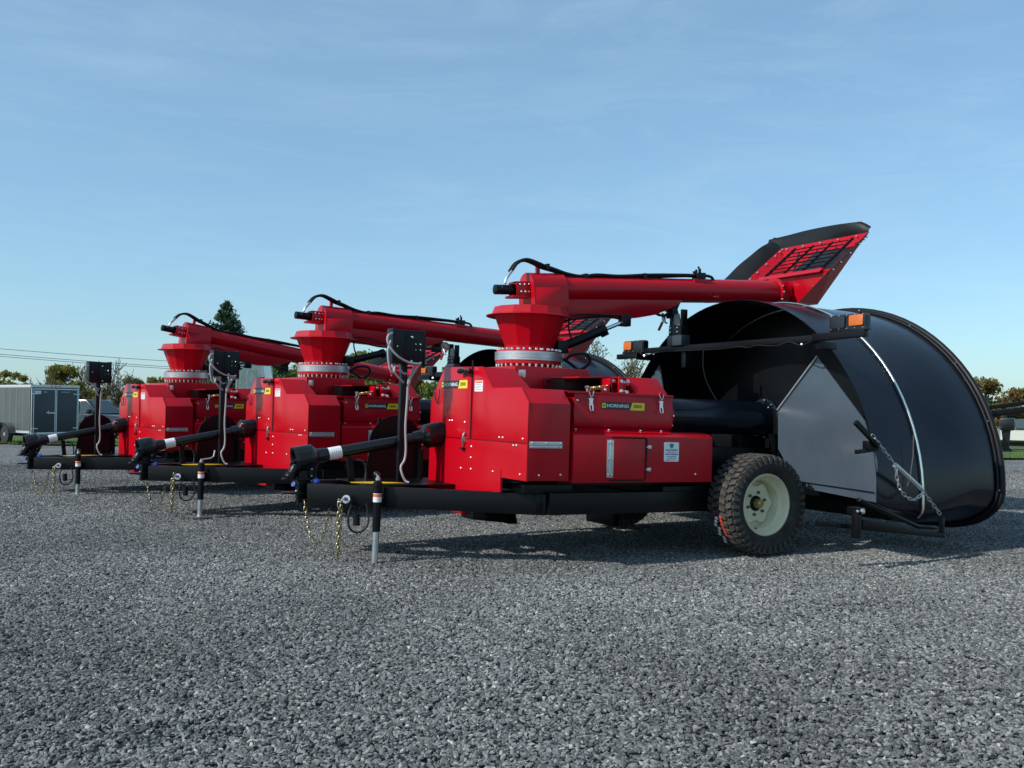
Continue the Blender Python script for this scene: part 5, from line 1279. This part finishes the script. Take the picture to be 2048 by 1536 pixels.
def tree(name, label, cat, X, D, h, wid, leaf, nleaf, seed, grp=None, ls=.09, sparse=False, kids=3, bark=M_bark, depth=3, clumps=26, base=0.15, thin=1.0, rmin=.012):
    npr = np.random.default_rng(seed); p = yard(X, D)
    T = thing(name, label, cat, Matrix.Translation(p), grp)
    m, tips = limbs(npr, (0, 0, 0), h, .75 if not sparse else .55, depth, h * .020 * thin, .8, kids, .35, rmin)
    mx_z = max(v[2] for v in m.v); sc = h * (.97 if sparse else .85) / mx_z; mw = max(abs(v[0]) for v in m.v) or 1; sw = min(1.8, wid * .5 / mw)
    m.v = [(v[0] * sw, v[1] * sw, v[2] * sc) for v in m.v]; tips = [Vector((t.x * sw, t.y * sw, t.z * sc)) for t in tips]
    obj('trunk', m, bark, T, sharp=80)
    if nleaf:
        if sparse:
            idx = npr.choice(len(tips), max(3, int(len(tips) * .45)), replace=False); k = nleaf // len(idx) + 1
            C = np.concatenate([np.array(tips[i]) + npr.normal(0, h * .035, (k, 3)) for i in idx])
        else:
            cs = []
            for i in range(clumps):
                a = npr.uniform(0, 6.28); zz = npr.uniform(base, 1.0); rr = math.sqrt(npr.uniform(0, 1)) * wid * .5 * (1.0 - .75 * max(0, (zz - .45) / .55) ** 1.6) * .9
                cs.append((rr * math.cos(a), rr * math.sin(a), zz * h * .93))
            k = nleaf // clumps
            C = []
            for c in cs:
                rad = npr.uniform(.07, .15) * (wid + h) * .5; q = npr.normal(size=(k, 3)); q /= np.linalg.norm(q, axis=1, keepdims=True); q *= (npr.uniform(0, 1, (k, 1)) ** .45) * rad; q[:, 2] *= .75
                C.append(np.array(c) + q)
            C = np.concatenate(C); C[:, 2] = np.maximum(C[:, 2], .05)
        leaf_mesh('crown', C, npr.uniform(.6, 1.3, len(C)) * ls, npr, T, leaf)
    return T
def spruce(label, X, D, h, wid, seed):
    npr = np.random.default_rng(seed); T = thing('spruce_tree', label, 'tree', Matrix.Translation(yard(X, D)))
    m = MB().tube([(0, 0, 0), (.02, 0, h * .5), (0, 0, h)], [h * .018, h * .011, .01], 7, caps=False); C = []; Sz = []
    z = .6
    while z < h:
        fr = 1 - z / h; rad = wid * .5 * (fr ** .75) + .05
        for j in range(max(4, int(9 * fr + 4))):
            a = npr.uniform(0, 6.28); rr = rad * npr.uniform(.72, 1.12); tip = Vector((rr * math.cos(a), rr * math.sin(a), z + rr * .18)); b0 = Vector((0, 0, z))
            mid = b0.lerp(tip, .55) - Vector((0, 0, rr * .10)); m.tube([b0, mid, tip], [.02 * fr + .008, .012, .004], 4, caps=False)
            k = int(18 + 60 * rr)
            for i in range(k):
                t = npr.uniform(.12, 1.03); q = (b0.lerp(mid, t / .55) if t < .55 else mid.lerp(tip, (t - .55) / .45)); C.append(q + Vector(npr.normal(0, .05 + .05 * (1 - t), 3)) - Vector((0, 0, abs(npr.normal(0, .06))))); Sz.append(npr.uniform(.05, .11))
        z += npr.uniform(.16, .26) * (0.6 + fr)
    obj('trunk', m, M_bark, T, sharp=80); leaf_mesh('crown', C, Sz, npr, T, LF_spr)
spruce('dark pointed spruce rising behind the auger arm of the farthest bagger', -18.1, 60, 8.5, 6.6, 5)

# left: bare saplings over autumn shrubs, then a hedge
tree('bare_tree', 'leafless pale sapling at the left edge above the cargo trailer', 'tree', -27.2, 56, 4.2, 3.0, LF_gold, 0, 11, 'bare saplings at the left', sparse=True, bark=M_twig, kids=5, depth=3, thin=.6, rmin=.020)
tree('bare_tree', 'second leafless sapling from the left edge, beside a leafy shrub', 'tree', -25.0, 56, 4.5, 2.6, LF_gold, 0, 12, 'bare saplings at the left', sparse=True, bark=M_twig, kids=5, depth=3, thin=.6, rmin=.020)
tree('bare_tree', 'leafless sapling above the trailer doors, third from left', 'tree', -23.4, 55, 4.7, 3.0, LF_gold, 0, 13, 'bare saplings at the left', sparse=True, bark=M_twig, kids=5, depth=3, thin=.6, rmin=.020)
tree('bare_tree', 'rightmost leafless sapling, between trailer and control box of the farthest bagger', 'tree', -22.4, 56, 4.0, 3.2, LF_gold, 60, 14, 'bare saplings at the left', sparse=True, bark=M_twig, kids=5, depth=3, thin=.6, rmin=.020)
k = 0
for X, D, h, w, lf, lab in ((-28.6, 54, 3.0, 3.2, LF_aut, 'low autumn shrub at the left edge behind the trailer side'), (-25.9, 55, 3.7, 2.2, LF_aut, 'tall yellow-green shrub peeking over the trailer roof, left one'),
                            (-23.9, 54, 3.2, 1.8, LF_aut, 'yellow-green shrub peeking over the trailer doors, right one'), (-22.4, 56, 2.75, 2.0, LF_aut, 'low shrub over the right corner of the trailer roof'),
                            (-21.2, 57, 2.75, 2.8, LF_aut, 'golden hedge bush right beside the trailer'), (-19.6, 57, 2.75, 2.6, LF_aut, 'golden hedge bush behind the pickup cab'), (-18.2, 58, 2.7, 2.8, LF_green, 'olive hedge bush behind the pickup bonnet'),
                            (-16.6, 60, 2.7, 2.8, LF_aut, 'golden bush hidden partly by the farthest red bagger')):
    tree('shrub', lab, 'shrub', X, D, h + .8, w + .8, lf, 6000, 40 + k, 'autumn shrubs behind the trailer', ls=.085, clumps=34, base=.05); k += 1
# middle: leafy trees behind the turrets
for X, D, h, w, lf, lab in ((-14.6, 56, 4.2, 4.2, LF_green, 'leafy green tree left of the middle turret, behind the tractor cab'), (-11.9, 57, 4.5, 4.2, LF_green, 'leafy green tree directly behind the middle turret'),
                            (-9.0, 58, 4.9, 3.8, LF_green, 'leafy green tree right of the middle turret'), (-6.2, 59, 4.3, 3.8, LF_aut, 'yellow-green tree behind the nearest control box'),
                            (-3.2, 56, 3.9, 3.4, LF_green, 'green tree behind the front cover of the nearest bagger'), (-.4, 58, 4.0, 3.4, LF_aut, 'low yellow-green tree behind the hood of the middle bagger')):
    tree('leafy_tree', lab, 'tree', X, D, h + .5, w + 1.0, lf, 13000, 60 + k, 'leafy trees behind the machines', ls=.105, clumps=72, base=.08); k += 1
tree('sparse_tree', 'nearly bare tree with a few yellow leaves between the two nearest hoods', 'tree', 4.5, 48, 6.9, 5.6, LF_gold, 1100, 91, ls=.07, sparse=True, bark=M_twig, kids=4, depth=4, rmin=.022)
tree('sparse_tree', 'low nearly bare tree right of it beside the nearest hood', 'tree', 6.8, 50, 4.9, 3.6, LF_gold, 500, 92, ls=.07, sparse=True, bark=M_twig, kids=5, rmin=.020)
for X, D, h, w, lf, lab in ((26.4, 53, 3.9, 3.6, LF_oran, 'orange and green tree rising beside the right rim of the nearest hood'), (28.8, 54, 3.2, 3.4, LF_oran, 'lower rust-coloured tree at the right edge above the boats'),
                            (31.5, 55, 3.4, 3.4, LF_oran, 'rust-coloured tree at the far right edge')):
    tree('leafy_tree', lab, 'tree', X, D, h, w, lf, 6500, 80 + k, 'autumn trees at the right', ls=.10, clumps=40, base=.1); k += 1
# the wood beyond: one mass
npr = np.random.default_rng(9); C = []
for X in np.arange(-60, 70, 1.3):
    D = 72 + npr.uniform(-3, 3); h = 3.3 + npr.uniform(-.4, .6); p = yard(X, D)
    q = npr.normal(size=(260, 3)); q /= np.linalg.norm(q, axis=1, keepdims=True); q *= npr.uniform(.3, 1, (260, 1)) ** .5; q *= (1.5, 1.5, h * .5)
    C.append(np.array(p) + (0, 0, h * .5) + q)
C = np.concatenate(C)
w_ = leaf_mesh('far_wood', C, npr.uniform(.10, .24, len(C)), npr, None, LF_aut); tag(w_, 'low line of autumn woodland far behind the yard', 'woodland', kind='stuff')
